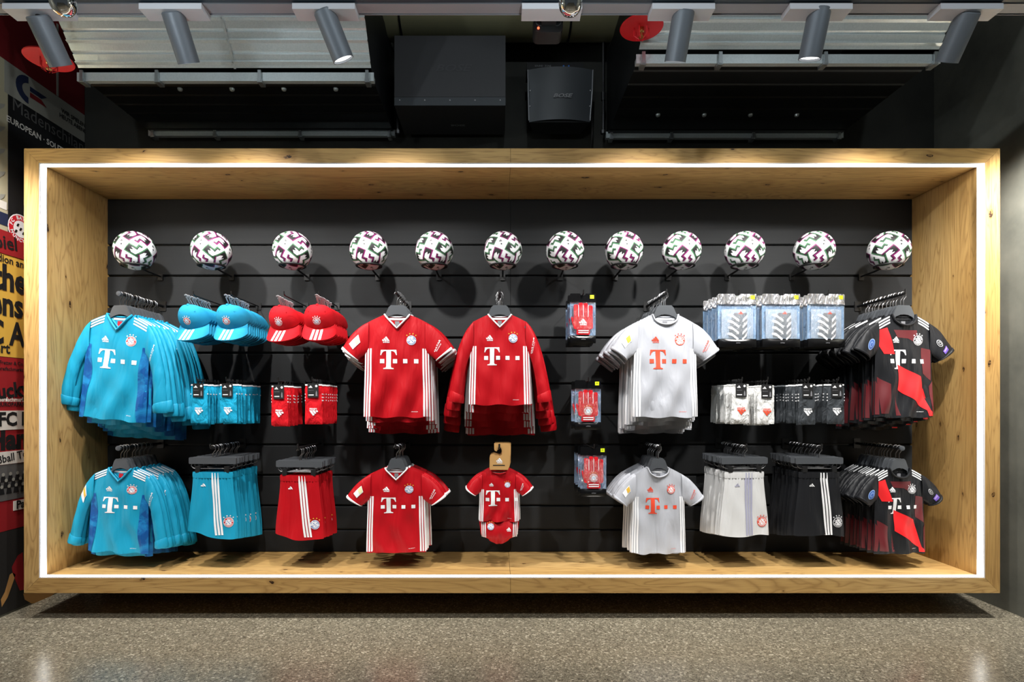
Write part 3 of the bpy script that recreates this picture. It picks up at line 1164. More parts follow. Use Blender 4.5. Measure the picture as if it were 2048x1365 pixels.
d.poly(P2([(44, 1105), (48, 1180), (38, 1182), (24, 1148), (22, 1135), (34, 1112)]), PAPER['red'])
d.poly(P2([(24, 1146), (30, 1150), (14, 1195), (8, 1205), (2, 1215), (0, 1200), (8, 1185), (18, 1150)]), PAPER['tan'])
d.poly(P2([(45, 1188), (110, 1186), (88, 1203), (62, 1208), (48, 1200)]), PAPER['tan'])
poster('player_print', Y0, Y1, .012, zpx(20, 1061), base_mat('paper_charcoal', (34, 32, 30), .7), .003, d)

# ---------------------------------------------------------------- footballs
RB = .108


def ball_proto():
    p = Proto()
    mb = MB()
    mb.lathe([(RB * math.sin(PI * i / 24) if 0 < i < 24 else 0.0001, -RB * math.cos(PI * i / 24)) for i in range(25)], 40)
    p.part('shell', mb.mesh('ball_shell', base_mat('white_ball_skin', (238, 238, 240), .35), smooth='all'))

    def stroke(pts, w, off):
        out_l, out_r = [], []
        for i, q in enumerate(pts):
            a = Vector(pts[max(i - 1, 0)])
            b = Vector(pts[min(i + 1, len(pts) - 1)])
            q = Vector(q)
            if 0 < i < len(pts) - 1:
                n1 = (q - a).normalized()
                n2 = (b - q).normalized()
                nn = (n1 + n2)
                nn = Vector((-nn.y, nn.x)).normalized()
                k = 1 / max(.5, nn.dot(Vector((-n1.y, n1.x))))
            else:
                t = (b - a).normalized()
                nn = Vector((-t.y, t.x))
                k = 1
            out_l.append(q + nn * (off + w / 2) * k)
            out_r.append(q + nn * (off - w / 2) * k)
        return [[tuple(out_l[i]), tuple(out_l[i + 1]), tuple(out_r[i + 1]), tuple(out_r[i])] for i in range(len(pts) - 1)]
    faces = [Matrix.Identity(3)] + [Matrix.Rotation(a, 3, ax) for a, ax in ((PI / 2, 'Z'), (-PI / 2, 'Z'), (PI, 'Z'), (PI / 2, 'X'), (-PI / 2, 'X'))]
    for fi, R in enumerate(faces):
        d = Decal()
        for k in range(4):
            ang = math.radians(45 + 90 * k + 8)
            col = PURPLEPRINT if (k + fi) % 2 == 0 else GREENPRINT
            e = Vector((math.cos(ang), math.sin(ang)))
            q = Vector((-math.sin(ang), math.cos(ang)))
            T = lambda pts: [tuple(e * a + q * b) for a, b in pts]
            U = [(1.04, -.20), (.34, -.20), (.34, .20), (.72, .20), (.70, .42), (.88, .44)]
            for s in stroke(U, .074, .006):
                d.poly(T(s), col, 0)
            for s in stroke(U, .034, -.048):
                d.poly(T(s), BLACKPRINT, 1)
            d.poly(T([(.34, -.18), (.34, .18), (.60, .18), (.50, .10), (.64, .04), (.50, -.03), (.68, -.18)]), BLACKPRINT, 1)
            d.text('UNIFORIA' if k == 3 else 'EURO', .05, *(Vector(e) * .62 + q * .30), GREYPRINT, 0, 0, ang)
        if True:
            maker(d, .0, .10, .17, BLACKPRINT)
            d.star(0, -.06, .07, BLACKPRINT, 0)
            d.text('2020', .05, 0, -.17, GREYPRINT)

        def fn(x, z, eps, R=R):
            r = math.hypot(x, z)
            if r < 1e-6:
                v = Vector((0, -1, 0))
            else:
                v = Vector((math.sin(r) * x / r, -math.cos(r), math.sin(r) * z / r))
            return (R @ v) * (RB + eps * .35)
        p.part('panel_print', d.mesh('ball_print', fn, maxlen=.12, eps=.0018), label='purple, green and black angular print')
    return p


BALL = ball_proto()
HOLD = Proto()
rr = .070
zz = -math.sqrt(RB * RB - rr * rr) - .004
Yb = 3.25
ring = [(rr * math.cos(2 * PI * i / 28), rr * math.sin(2 * PI * i / 28), zz) for i in range(28)]
HOLD.part('ring', MB().tube(ring, .0058, 8, closed=True).mesh('holder_ring', BLACKM, True))
HOLD.part('arm', MB().tube([(0, rr, zz), (0, .12, zz - .004), (0, D_BACK - Yb - .002, zz - .006)], .0055, 8).mesh('holder_arm', BLACKM, True))
HOLD.part('bracket', MB().rbox(-.016, .016, D_BACK - Yb - .010, D_BACK - Yb + .012, zz - .03, zz + .008, .004).mesh('holder_bracket', BLACKM))
ballx = [(270, 503), (423, 502), (585, 501), (738, 500), (869, 501), (1006, 503), (1130, 503), (1248, 502), (1363, 503), (1489, 503), (1628, 503), (1777, 503)]
for i, (px, py) in enumerate(ballx):
    c = W(px, 502, Yb)
    place = ('leftmost, by the oak side' if i == 0 else 'rightmost, by the oak side' if i == 11 else ORD[i] + ' from the left')
    BALL.spawn('football', 'white football with purple and green print, ' + place, 'football', c, 'footballs in a row on the slat wall',
               rot=(math.radians(-9), math.radians(random.uniform(-14, 14)), math.radians(random.uniform(-5, 5))))
    HOLD.spawn('ball_holder', 'black ring holder under the football that is ' + place, 'ball holder', c, 'ball holders on the slat wall')


# ---------------------------------------------------------------- garments
def smooth(a, b, x):
    t = max(0, min(1, (x - a) / (b - a)))
    return t * t * (3 - 2 * t)


def bez(p0, p1, p2, t):
    return ((1 - t) ** 2 * p0[0] + 2 * t * (1 - t) * p1[0] + t * t * p2[0], (1 - t) ** 2 * p0[1] + 2 * t * (1 - t) * p1[1] + t * t * p2[1])


class Shirt:
    def __init__(s, L=.56, neck='v', nw=.068, nd=.075, sw=.158, sd=.042, cw=.172, hw=.18, long=False, fab=REDF, trim=WHITEPRINT, ph=0.0, sleeve_mat=None,
                 tipL=None, tipR=None):
        s.L, s.nw, s.nd, s.sw, s.sd, s.cw, s.hw, s.neck, s.ph = L, nw, nd, sw, sd, cw, hw, neck, ph
        s.long, s.fab, s.trim = long, fab, trim
        s.sleeve_mat = sleeve_mat or fab
        s.p = Proto()
        s.build()

    def Wd(s, z):
        if z > -.2:
            return s.sw + (s.cw - s.sw) * smooth(-s.sd, -.2, z)
        return s.cw + (s.hw - s.cw) * smooth(-.2, -s.L, z)

    def top(s, sv, back=False):
        x = abs(sv) * s.sw
        if x < s.nw:
            q = x / s.nw
            if back:
                return -.012 * (1 - q * q)
            if s.neck == 'v':
                return -s.nd * (1 - q) ** .9
            return -s.nd * math.sqrt(max(0, 1 - q * q))
        return -s.sd * ((x - s.nw) / (s.sw - s.nw)) ** 1.15

    def thick(s, sv, z, v, back):
        base = .012 + .006 * smooth(-.05, -s.L, z)
        edge = math.sqrt(max(0, 1 - sv * sv))
        onshoulder = smooth(s.nw / s.sw * .85, s.nw / s.sw * 1.1, abs(sv))
        fade = 1 - onshoulder * v ** 10
        low = smooth(-.12, -s.L, z)
        x = sv * s.cw
        w = (.0125 * low * math.sin(x * 44 + 2.2 * math.sin(z * 8 + s.ph) + s.ph) + .0022 * math.sin((x * .9 + z) * 34 + s.ph * 2) + .0018 * math.sin((x * 1.4 - z) * 27 + s.ph)) * min(1, edge * 1.6)
        if back:
            return (.45 * base * edge + .3 * w) * fade
        return (base * edge + w) * fade

    def front(s, x, z, eps):
        sv = max(-.999, min(.999, x / s.Wd(z)))
        v = (z + s.L) / (s.top(sv) + s.L)
        return (x, -s.thick(sv, z, max(0, min(1, v)), False) - eps, z)

    def sides(s, x, z, eps):
        """same with the first coordinate given as a fraction of the half width"""
        X = x * s.Wd(z)
        p = s.front(X, z, 0)
        k = 1 + eps / s.cw * 1.2
        return (p[0] * k, p[1] - eps, p[2])

    def build(s):
        p = s.p
        q = s.nw / s.sw
        cols = sorted(set([-1, -.985, -.95, -.9, -.82, -.72, -.62, -.53, -q, -q * .93, -q * .8, -q * .6, -q * .4, -q * .2, 0, q * .2, q * .4, q * .6, q * .8, q * .93, q, .53, .62, .72, .82, .9, .95, .985, 1]))
        n = len(cols)
        rows = 26
        mb = MB()
        for back in (False, True):
            vs = []
            for j in range(rows + 1):
                v = j / rows
                for c in cols:
                    tz = s.top(c, back)
                    z = -s.L + (tz + s.L) * v
                    wave = .004 * math.sin(c * 7 + s.ph) * (1 - v) ** 6
                    z += wave
                    x = c * s.Wd(z)
                    y = s.thick(c, z, v, back)
                    vs.append((x, y if back else -y, z))
            fs = []
            for j in range(rows):
                for i in range(n - 1):
                    a = j * n + i
                    f = (a, a + 1, a + n + 1, a + n)
                    fs.append(f[::-1] if back else f)
            mb.add(vs, fs, s.fab)
        p.part('torso', mb.mesh('shirt_torso', smooth='all'))
        for sg in (-1, 1):
            s.sleeve(sg)
        # collar
        loop = []
        m = 14
        for i in range(m + 1):
            x = -s.nw + 2 * s.nw * i / m
            c = x / s.sw
            z = s.top(c)
            loop.append((x, -s.thick(c * .999, z, .99, False) - .002 - .006 * (1 - abs(x) / s.nw), z + .001))
        for i in range(1, m):
            x = s.nw - 2 * s.nw * i / m
            c = x / s.sw
            z = s.top(c, True)
            loop.append((x, .006, z + .001))
        cm = s.trim if s.neck == 'v' and s.fab is REDF else s.fab
        mb = MB()
        mb.tube(loop, .0046 if s.fab is REDF else .0050 if s.fab is WHITEF else .0058, 6, closed=True)
        p.part('collar', mb.mesh('shirt_collar', cm, True))
        # inside neck tape
        mb = MB()
        mb.grid(lambda u, v: ((-1 + 2 * u) * s.nw * .9, (.0035), -.014 - .011 * v - .004 * (1 - (2 * u - 1) ** 2)), 8, 2)
        p.part('neck_tape', mb.mesh('shirt_neck_tape', WHITEPRINT if s.fab is not BLACKF else BLACKF))
        mb = MB().box(-.012, .012, .0005, .003, -.062, -.035)
        p.part('size_label', mb.mesh('shirt_size_label', REDPRINT if s.fab is SKYF else GREYPRINT), front=True)

    def edges(s, sg, t):
        if s.long:
            tp = bez((s.sw - .004, -s.sd + .001), (s.sw + .085, -.115), (.295, -.50), t)
            bt = bez((s.cw - .02, -.205), (s.cw + .030, -.25), (.225, -.512), t)
        else:
            tp = bez((s.sw - .004, -s.sd + .001), (s.sw + .075, -.072), (.300, -.188), t)
            bt = bez((s.cw - .016, -.205), (s.cw + .01, -.225), (.215, -.250), t)
        return (sg * tp[0], tp[1]), (sg * bt[0], bt[1])

    def sl_pt(s, sg, t, ang, grow=0.0):
        """point on the sleeve tube: t along it, ang around it (0 = lower edge, pi = upper edge)"""
        tp, bt = s.edges(sg, t)
        mx, mz = (tp[0] + bt[0]) / 2, (tp[1] + bt[1]) / 2
        dx, dz = (tp[0] - bt[0]) / 2, (tp[1] - bt[1]) / 2
        th = .009 + (.016 if not s.long else .010) * t
        c = -math.cos(ang)
        k = 1 + grow / max(.02, math.hypot(dx, dz))
        y = -(th + grow) * math.sin(ang) * (1.25 if math.sin(ang) > 0 else .55)
        y += .004 * math.sin(t * 9 + ang * 2 + s.ph + sg) * t
        if s.long:
            y += -.012 * t * math.sin(ang) ** 2
            y += .003 * math.sin(t * 26 + s.ph) * math.sin(ang)
        return (mx + dx * c * k, y, mz + dz * c * k)

    def sleeve(s, sg):
        p = s.p
        nt, na = (16 if s.long else 9), 20
        mb = MB()
        vs = [s.sl_pt(sg, j / nt, 2 * PI * i / na) for j in range(nt + 1) for i in range(na)]
        fs = []
        for j in range(nt):
            for i in range(na):
                f = (j * na + i, j * na + (i + 1) % na, (j + 1) * na + (i + 1) % na, (j + 1) * na + i)
                fs.append(f if sg > 0 else f[::-1])
        mb.add(vs, fs, s.sleeve_mat)
        k = p.part('sleeve', mb.mesh('shirt_sleeve', smooth='all'))
        # cuff
        t0 = .925 if s.long else .945
        mb = MB()
        ts = (t0, t0 + .01, 1.0, 1.012)
        vs = [s.sl_pt(sg, t, 2 * PI * i / na, .0035 if 0 < n_ < 3 else .0) for n_, t in enumerate(ts) for i in range(na)]
        fs = []
        for j in range(3):
            for i in range(na):
                f = (j * na + i, j * na + (i + 1) % na, (j + 1) * na + (i + 1) % na, (j + 1) * na + i)
                fs.append(f if sg > 0 else f[::-1])
        mb.add(vs, fs)
        cm = s.trim if (s.fab is REDF and not s.long) else s.sleeve_mat
        p.part('cuff', mb.mesh('shirt_cuff', cm, 'all'), under=k)
        return k

    def sl_fn(s, sg):
        """decal plane on the sleeve front: x = 0..1 along the sleeve, z = -1..1 across it"""
        def fn(x, z, eps):
            ang = PI / 2 + math.asin(max(-1, min(1, z)))
            pt = s.sl_pt(sg, x, ang, 0)
            return (pt[0], pt[1] - eps * 1.3, pt[2])
        return fn

    # prints
    def chest(s, tmat, mk, cr, th=.105, tx=-.045, tz=-.245):
        d = Decal()
        tlogo(d, tx, tz, th, tmat)
        for nm, its in (('chest_letter', d.items[:4]), ('chest_square', d.items[4:5]), ('chest_square', d.items[5:])):
            d1 = Decal()
            d1.items = its
            s.p.part(nm, d1.mesh('shirt_chest_print', s.front), front=True, label='serif letter T between small squares' if nm == 'chest_letter' else None)
        d = Decal()
        maker(d, tx - .012, -.145, .042, mk)
        s.p.part('maker_mark', d.mesh('shirt_maker_mark', s.front), front=True)
        d = Decal()
        crest(d, .078, -.140, .026, **cr)
        s.p.part('crest', d.mesh('shirt_crest', s.front), front=True, label='round club crest under four stars')
        d = Decal()
        d.text('AEROREADY', .0065, .095, -s.L + .03, mk)
        s.p.part('hem_lettering', d.mesh('shirt_hem_lettering', s.front), front=True)

    def stripes(s, mat, bands, top=-.185):
        for sg in (-1, 1):
            for a, b in bands:
                d = Decal()
                n = 10
                for k in range(n):
                    z0 = top - .0 + (-s.L + .004 - top) * k / n
                    z1 = top + (-s.L + .004 - top) * (k + 1) / n
                    d.poly([(sg * a, z0), (sg * b, z0), (sg * b, z1), (sg * a, z1)], mat)
                s.p.part('side_stripe', d.mesh('shirt_side_stripe', s.sides, maxlen=.09, eps=.0012))

    def side_panel(s, mat):
        for sg in (-1, 1):
            d = Decal()
            n = 12
            for k in range(n):
                z0, z1 = -.17 + (-s.L + .17) * k / n, -.17 + (-s.L + .17) * (k + 1) / n
                a0 = .80 - .09 * math.sin(PI * k / n)
                a1 = .80 - .09 * math.sin(PI * (k + 1) / n)
                for b0, b1 in ((0, .35), (.35, .7), (.7, 1)):
                    f = lambda a, b: a + (1.0 - a) * b
                    d.poly([(sg * f(a0, b0), z0), (sg * f(a0, b1), z0), (sg * f(a1, b1), z1), (sg * f(a1, b0), z1)], mat)
            s.p.part('side_panel', d.mesh('shirt_side_panel', s.sides, maxlen=.12, eps=.0012), label='marbled dark blue side panel')

    def shoulder_stripes(s, mat):
        for sg in (-1, 1):
            for k in range(3):
                d = Decal()
                x0, x1 = s.nw + .012, s.sw - .004
                zz = lambda x, o: s.top(x / s.sw) - o
                for i in range(4):
                    a, b = x0 + (x1 - x0) * i / 4, x0 + (x1 - x0) * (i + 1) / 4
                    o0 = .004 + k * .0155
                    d.poly([(sg * a, zz(a, o0)), (sg * b, zz(b, o0)), (sg * b, zz(b, o0 + .0085)), (sg * a, zz(a, o0 + .0085))], mat)
                s.p.part('shoulder_stripe', d.mesh('shirt_shoulder_stripe', s.front, eps=.0022))

    def sleeve_text(s, sg, mat, t=.5, word='QATAR'):
        d = Decal()
        vs, fs = text2d(word, 1.0, .02)
        k = .085 if not s.long else .045
        items = [(t + y * (-k) * 1.0, x * (.33 if not s.long else .42) * sg) for x, y in vs]
        # letters run across the sleeve, upright when the arm hangs
        d.items.append((items, fs, mat, 0))
        vs2, fs2 = text2d('AIRWAYS', .55, .01)
        d.items.append(([(t + k * .95 + y * (-k), x * (.33 if not s.long else .42) * sg) for x, y in vs2], fs2, mat, 0))
        s.p.part('sleeve_lettering', d.mesh('shirt_sleeve_lettering', s.sl_fn(sg), maxlen=.2, eps=.002))

    def sleeve_patch(s, sg, t0, t1, a, b, mats):
        d = Decal()
        tm = (t0 + t1) / 2
        d.poly([(t0, a), (t1, a), (t1, b), (t0, b)], mats[0])
        d.poly([(t0 + .02, a + .06), (tm, a + .06), (tm, b - .06), (t0 + .02, b - .06)], mats[1], 1)
        s.p.part('sleeve_patch', d.mesh('shirt_sleeve_patch', s.sl_fn(sg), maxlen=.09, eps=.002))

    def round_patch(s, sg, t, r, mats):
        d = Decal()
        N = 18
        for k, (q, m_) in enumerate(((1, mats[1]), (.86, mats[0]), (.5, mats[1]), (.36, mats[0]))):
            d.poly([(t + q * r * math.cos(2 * PI * i / N), q * r * 1.45 * math.sin(2 * PI * i / N)) for i in range(N)], m_, k)
        s.p.part('sleeve_patch', d.mesh('shirt_round_patch', s.sl_fn(sg), maxlen=.09, eps=.002))


CR_RED = dict(ring=WHITEPRINT, inner=WHITEPRINT, loz=BLUEPRINT, edge=REDPRINT, letter=BLUEPRINT, stars=GOLDPRINT)
CR_FULL = dict(ring=REDPRINT, inner=WHITEPRINT, loz=BLUEPRINT, edge=WHITEPRINT, letter=WHITEPRINT, stars=WHITEPRINT)
CR_OR = dict(ring=ORANGEPRINT, inner=WHITEPRINT, loz=ORANGEPRINT, edge=ORANGEPRINT, letter=WHITEPRINT, stars=ORANGEPRINT)
CR_BW = dict(ring=BLACKPRINT, inner=WHITEPRINT, loz=BLACKPRINT, edge=WHITEPRINT, letter=WHITEPRINT, stars=WHITEPRINT)

BANDS3 = [(.79, .845), (.875, .925), (.955, 1.0)]


def red_shirt(ph, long=False, patch=True):
    s = Shirt(fab=REDF, long=long, ph=ph, L=.56 if not long else .53)
    s.chest(WHITEPRINT, WHITEPRINT, CR_RED)
    s.stripes(WHITEPRINT, BANDS3)
    s.sleeve_text(1, WHITEPRINT, .62 if not long else .3)
    if patch and not long:
        s.sleeve_patch(-1, .40, .78, -.05, .55, (WHITEPRINT, PALEPRINT))
    return s.p


def blue_shirt(ph, patch):
    s = Shirt(fab=SKYF, long=True, ph=ph, L=.575 if not patch else .56, nd=.085)
    s.side_panel(SKYDARK)
    s.chest(WHITEPRINT, WHITEPRINT, CR_FULL)
    s.shoulder_stripes(WHITEPRINT)
    s.sleeve_text(1, WHITEPRINT, .34)
    if patch:
        s.sleeve_patch(-1, .26, .44, -.2, .75, (WHITEPRINT, GOLDPRINT))
    d = Decal()
    for sg in (-1, 1):
        pass
    return s.p


def white_shirt(ph):
    s = Shirt(fab=WHITEF, neck='o', nd=.055, nw=.072, ph=ph)
    s.chest(ORANGEPRINT, ORANGEPRINT, CR_OR)
    s.stripes(WHITEPRINT, BANDS3)
    s.sleeve_text(1, ORANGEPRINT, .62)
    s.sleeve_patch(-1, .36, .74, 0, .55, (WHITEPRINT, GOLDPRINT))
    return s.p


def black_shirt(ph):
    s = Shirt(fab=BLACKF, neck='o', nd=.06, nw=.074, ph=ph)
    d = Decal()
    lim = lambda pts: [(max(-.93 * s.Wd(z), min(.93 * s.Wd(z), x)), z) for x, z in pts]
    d.poly(lim([(-.165, -.085), (-.105, -.072), (-.062, -.216), (-.128, -.216), (-.165, -.165)]), BRIGHTREDF, 1)
    d.poly(lim([(-.05, -.272), (.09, -.337), (.118, -.43), (.15, -.535), (-.045, -.41)]), BRIGHTREDF, 1)
    d.poly(lim([(.125, -.50), (.17, -.54), (.17, -.553), (.135, -.553)]), BRIGHTREDF, 1)
    d.poly(lim([(-.07, -.085), (.07, -.085), (.075, -.16), (.02, -.13), (-.05, -.125)]), MAROONF, 0)
    d.poly(lim([(.10, -.18), (.168, -.19), (.168, -.36), (.105, -.32)]), MAROONF, 0)
    d.poly(lim([(-.165, -.34), (-.095, -.38), (-.10, -.54), (-.15, -.54)]), MAROONF, 0)
    d.poly(lim([(-.06, -.43), (-.035, -.55), (-.055, -.55)]), MAROONF, 0)
    for it in d.items:
        d1 = Decal()
        d1.items = [it]
        s.p.part('graphic_block', d1.mesh('shirt_graphic_block', s.front, eps=.001), label='scarlet printed block' if it[2] is BRIGHTREDF else 'maroon printed block')
    for sg in (-1, 1):
        d = Decal()
        d.poly([(sg * .97, -.36), (sg * .86, -.39), (sg * .88, -.545), (sg * .98, -.545)], MAROONF)
        s.p.part('flank_print', d.mesh('shirt_flank_print', s.sides, maxlen=.06, eps=.0014))
    s.chest(WHITEPRINT, WHITEPRINT, CR_BW)
    s.shoulder_stripes(WHITEPRINT)
    s.round_patch(-1, .58, .23, (PATCHBLUE, base_mat('pale_blue_print', (150, 176, 214), .6)))
    s.round_patch(1, .45, .14, (BLACKPRINT, WHITEPRINT))
    s.sleeve_patch(1, .70, .86, -.35, .25, (base_mat('violet_patch', (96, 70, 160), .6), base_mat('lilac_patch', (150, 130, 190), .6)))
    return s.p


# clothes hangers ------------------------------------------------------------
def hook_path(zr, r=.013, z0=.045):
    """from the hanger up to and over a rail whose axis is at height zr"""
    pts = [(0, 0, z0), (0, 0, zr - .034), (.004, 0, zr - .026), (.016, 0, zr - .012)]
    for k in range(9):
        a = -20 + 200 * k / 8
        pts.append((r * 1.15 * math.cos(math.radians(a)), 0, zr + .001 + r * math.sin(math.radians(a))))
    return pts


def shirt_hanger(zr, k=1.0):
    p = Proto()
    plate = [(-.034, .052), (.034, .052), (.045, .042), (.064, .000), (.062, -.022), (.048, -.010), (.024, -.001), (0, .002),
             (-.024, -.001), (-.048, -.010), (-.062, -.022), (-.064, .000), (-.045, .042)]
    mb = MB().prism([(a * k, b) for a, b in plate][::-1], -.0045, .0045)
    for sg in (-1, 1):
        arm = [(sg * .058 * k, -.012), (sg * .10 * k, -.040), (sg * .142 * k, -.064), (sg * .142 * k, -.074), (sg * .10 * k, -.056), (sg * .058 * k, -.026)]
        mb.prism(arm, -.002, .002)
    p.part('body', mb.mesh('hanger_body', GREYP))
    p.part('hook', MB().tube(hook_path(zr), .0025, 6).mesh('hanger_hook', STEEL, True))
    return p


def clip_hanger(zr):
    p = Proto()
    p.part('bar', MB().rbox(-.133, .133, -.006, .006, .0, .036, .006).mesh('clip_hanger_bar', GREYP))
    p.part('hook', MB().tube(hook_path(zr, z0=.03), .0025, 6).mesh('clip_hanger_hook', STEEL, True))
    wire = [(-.118, 0, .0), (-.122, 0, -.012), (-.108, 0, -.024), (-.06, 0, -.026), (.06, 0, -.026), (.108, 0, -.024), (.122, 0, -.012), (.118, 0, 0)]
    p.part('wire', MB().tube(wire, .0018, 6).mesh('clip_hanger_wire', STEEL, True))
    for s in (-1, 1):
        mb = MB().rbox(s * .082 - .013, s * .082 + .013, -.010, .010, -.046, -.012, .003)
        p.part('clip', mb.mesh('clip_hanger_clip', BLACKP))
    return p


HZ = .112   # rail axis above the neck of a shirt
HANG = shirt_hanger(HZ)
HANGS = shirt_hanger(HZ, .80)
CLIPH = clip_hanger(.088)


# rails -----------------------------------------------------------------------
def rail(x, z, yf, label, knob=False):
    R = thing('display_rail', label, 'rail', (x, D_BACK, z), 'arms on the slat wall')
    MB().tube([(0, yf - D_BACK, 0), (0, -.002, 0)], .0075, 10).obj('arm', BLACKM, R, smooth=35)
    MB().rbox(-.02, .02, -.006, .012, -.03, .03, .004).obj('bracket', BLACKM, R)
    mb = MB()
    if knob:
        mb.lathe([(0, .012), (.013, .010), (.014, 0), (0, -.002)], 16, mtx=Matrix.Translation((0, yf - D_BACK, 0)) @ Matrix.Rotation(PI / 2, 4, 'X'))
        mb.obj('end_knob', GREYP, R, smooth=35)
    else:
        mb.tube([(0, yf - D_BACK, 0), (0, yf - D_BACK - .008, .004), (0, yf - D_BACK - .010, .024)], .005, 8)
        mb.obj('end_stop', BLACKM, R, smooth=35)


def peg(x, z, yf, label):
    R = thing('peg_hook', label, 'peg', (x, D_BACK, z), 'peg hooks on the slat wall')
    MB().tube([(0, -.002, 0), (0, yf - D_BACK + .01, 0), (0, yf - D_BACK, .006), (0, yf - D_BACK - .004, .022)], .0034, 8).obj('wire', BLACKM, R, smooth=35)
    MB().rbox(-.016, .016, -.005, .012, -.022, .022, .004).obj('bracket', BLACKM, R)


Z_UP, Z_LOW = CAM_Z + .598, CAM_Z - .243
RNG = random.Random(11)


def rack(protos, x, zr, neck_z, n, y0, y1, growth, what, where, group, yaw0=0, sway=.0, name='football_shirt', cat='shirt', hanger=HANG, hname='clothes_hanger',
         sx=1.0, hang_to=HZ, knob=False, base=1.0, spread=4.0, fsway=0.0, roll=0.0):
    rail(x, zr, y0 - .018, 'black arm carrying ' + where, knob)
    if not isinstance(protos, list):
        protos = [protos]
    for i in range(n):
        f = i / max(1, n - 1)
        y = y0 + (y1 - y0) * f
        f = 0 if i == 0 else round(f * 4 + .1) / 4
        sc = base * (1 + growth * f)
        yaw = yaw0 if i == 0 else yaw0 * (1 - .5 * f) + RNG.uniform(-spread, spread)
        dx = (fsway if i == 0 else RNG.uniform(-.008, .008) * 1.0)
        loc = (x + dx, y, zr - hang_to)
        if i == 0:
            lab = 'front ' + what + ' of ' + where
        elif i == n - 1:
            lab = what + ' hanging last by the wall in ' + where
        else:
            lab = what + ', ' + ORD[i] + ' from the front in ' + where
        rot = (0, math.radians(roll if i == 0 else roll * .6 + RNG.uniform(-1.2, 1.2)), math.radians(yaw))
        protos[i % len(protos)].spawn(name, lab, cat, loc, group, rot, (sx * (1 + growth * .55 * f) * base, 1, sc), front=(i == 0))
        hl = 'dark wire-hooked hanger, ' + (ORD[i] + ' from the front' if i < n - 1 else 'last by the wall') + ' in ' + where
        hanger.spawn(hname, hl, 'hanger', loc, 'hangers in ' + where, (0, 0, rot[2]))


BL1 = blue_shirt(.4, False)
BL1b = blue_shirt(2.1, False)
rack([BL1, BL1b], -2.053, Z_UP, 0, 16, 3.115, 3.43, .20, 'sky blue long-sleeved shirt', 'the upper left rack', 'sky blue shirts of the upper left rack', yaw0=-9, knob=True, fsway=-.008, sx=1.14, roll=5.0)
RS1, RS2 = red_shirt(.9), red_shirt(2.7)
rack([RS1, RS2], -.548, Z_UP, 0, 10, 3.115, 3.40, .18, 'red short-sleeved shirt', 'the upper red rack', 'red short-sleeved shirts of the upper rack', yaw0=3)
RL1, RL2 = red_shirt(1.7, True), red_shirt(3.9, True)
rack([RL1, RL2], .012, Z_UP, 0, 11, 3.115, 3.42, .36, 'red long-sleeved shirt', 'the red long-sleeve rack', 'red long-sleeved shirts', yaw0=1, base=.93)
WS1, WS2 = white_shirt(.3), white_shirt(4.1)
rack([WS1, WS2], .916, Z_UP, 0, 12, 3.115, 3.42, .18, 'light grey short-sleeved shirt', 'the upper light grey rack', 'light grey shirts of the upper rack', yaw0=4)
BS1, BS2 = black_shirt(1.1), black_shirt(2.9)
rack([BS1, BS2], 2.21, Z_UP, 0, 16, 3.115, 3.43, .14, 'black and red patterned shirt', 'the upper right rack', 'black patterned shirts of the upper rack', yaw0=8, fsway=.008)

BL2 = blue_shirt(3.0, True)
rack([BL2, BL1b], -2.067, Z_LOW, 0, 10, 3.13, 3.40, .10, 'small sky blue long-sleeved shirt', 'the lower left rack', 'sky blue shirts of the lower left rack', yaw0=-4, hanger=HANGS, base=.82, knob=True, sx=1.17, roll=2.0)
RS3 = red_shirt(4.4)
rack([RS3, RS2], -.555, Z_LOW, 0, 7, 3.13, 3.34, .03, 'small red short-sleeved shirt', 'the lower red rack', 'red shirts of the lower rack', yaw0=2, hanger=HANGS, base=.82, sx=1.1)
WS3 = white_shirt(2.2)
rack([WS3, WS1], .884, Z_LOW, 0, 8, 3.13, 3.38, .04, 'small light grey short-sleeved shirt', 'the lower light grey rack', 'light grey shirts of the lower rack', yaw0=3, hanger=HANGS, base=.83)
BS3 = black_shirt(5.0)
rack([BS3, BS1], 2.205, Z_LOW, 0, 11, 3.13, 3.42, .04, 'small black and red patterned shirt', 'the lower right rack', 'black patterned shirts of the lower rack', yaw0=5, hanger=HANGS, base=.83, knob=True)


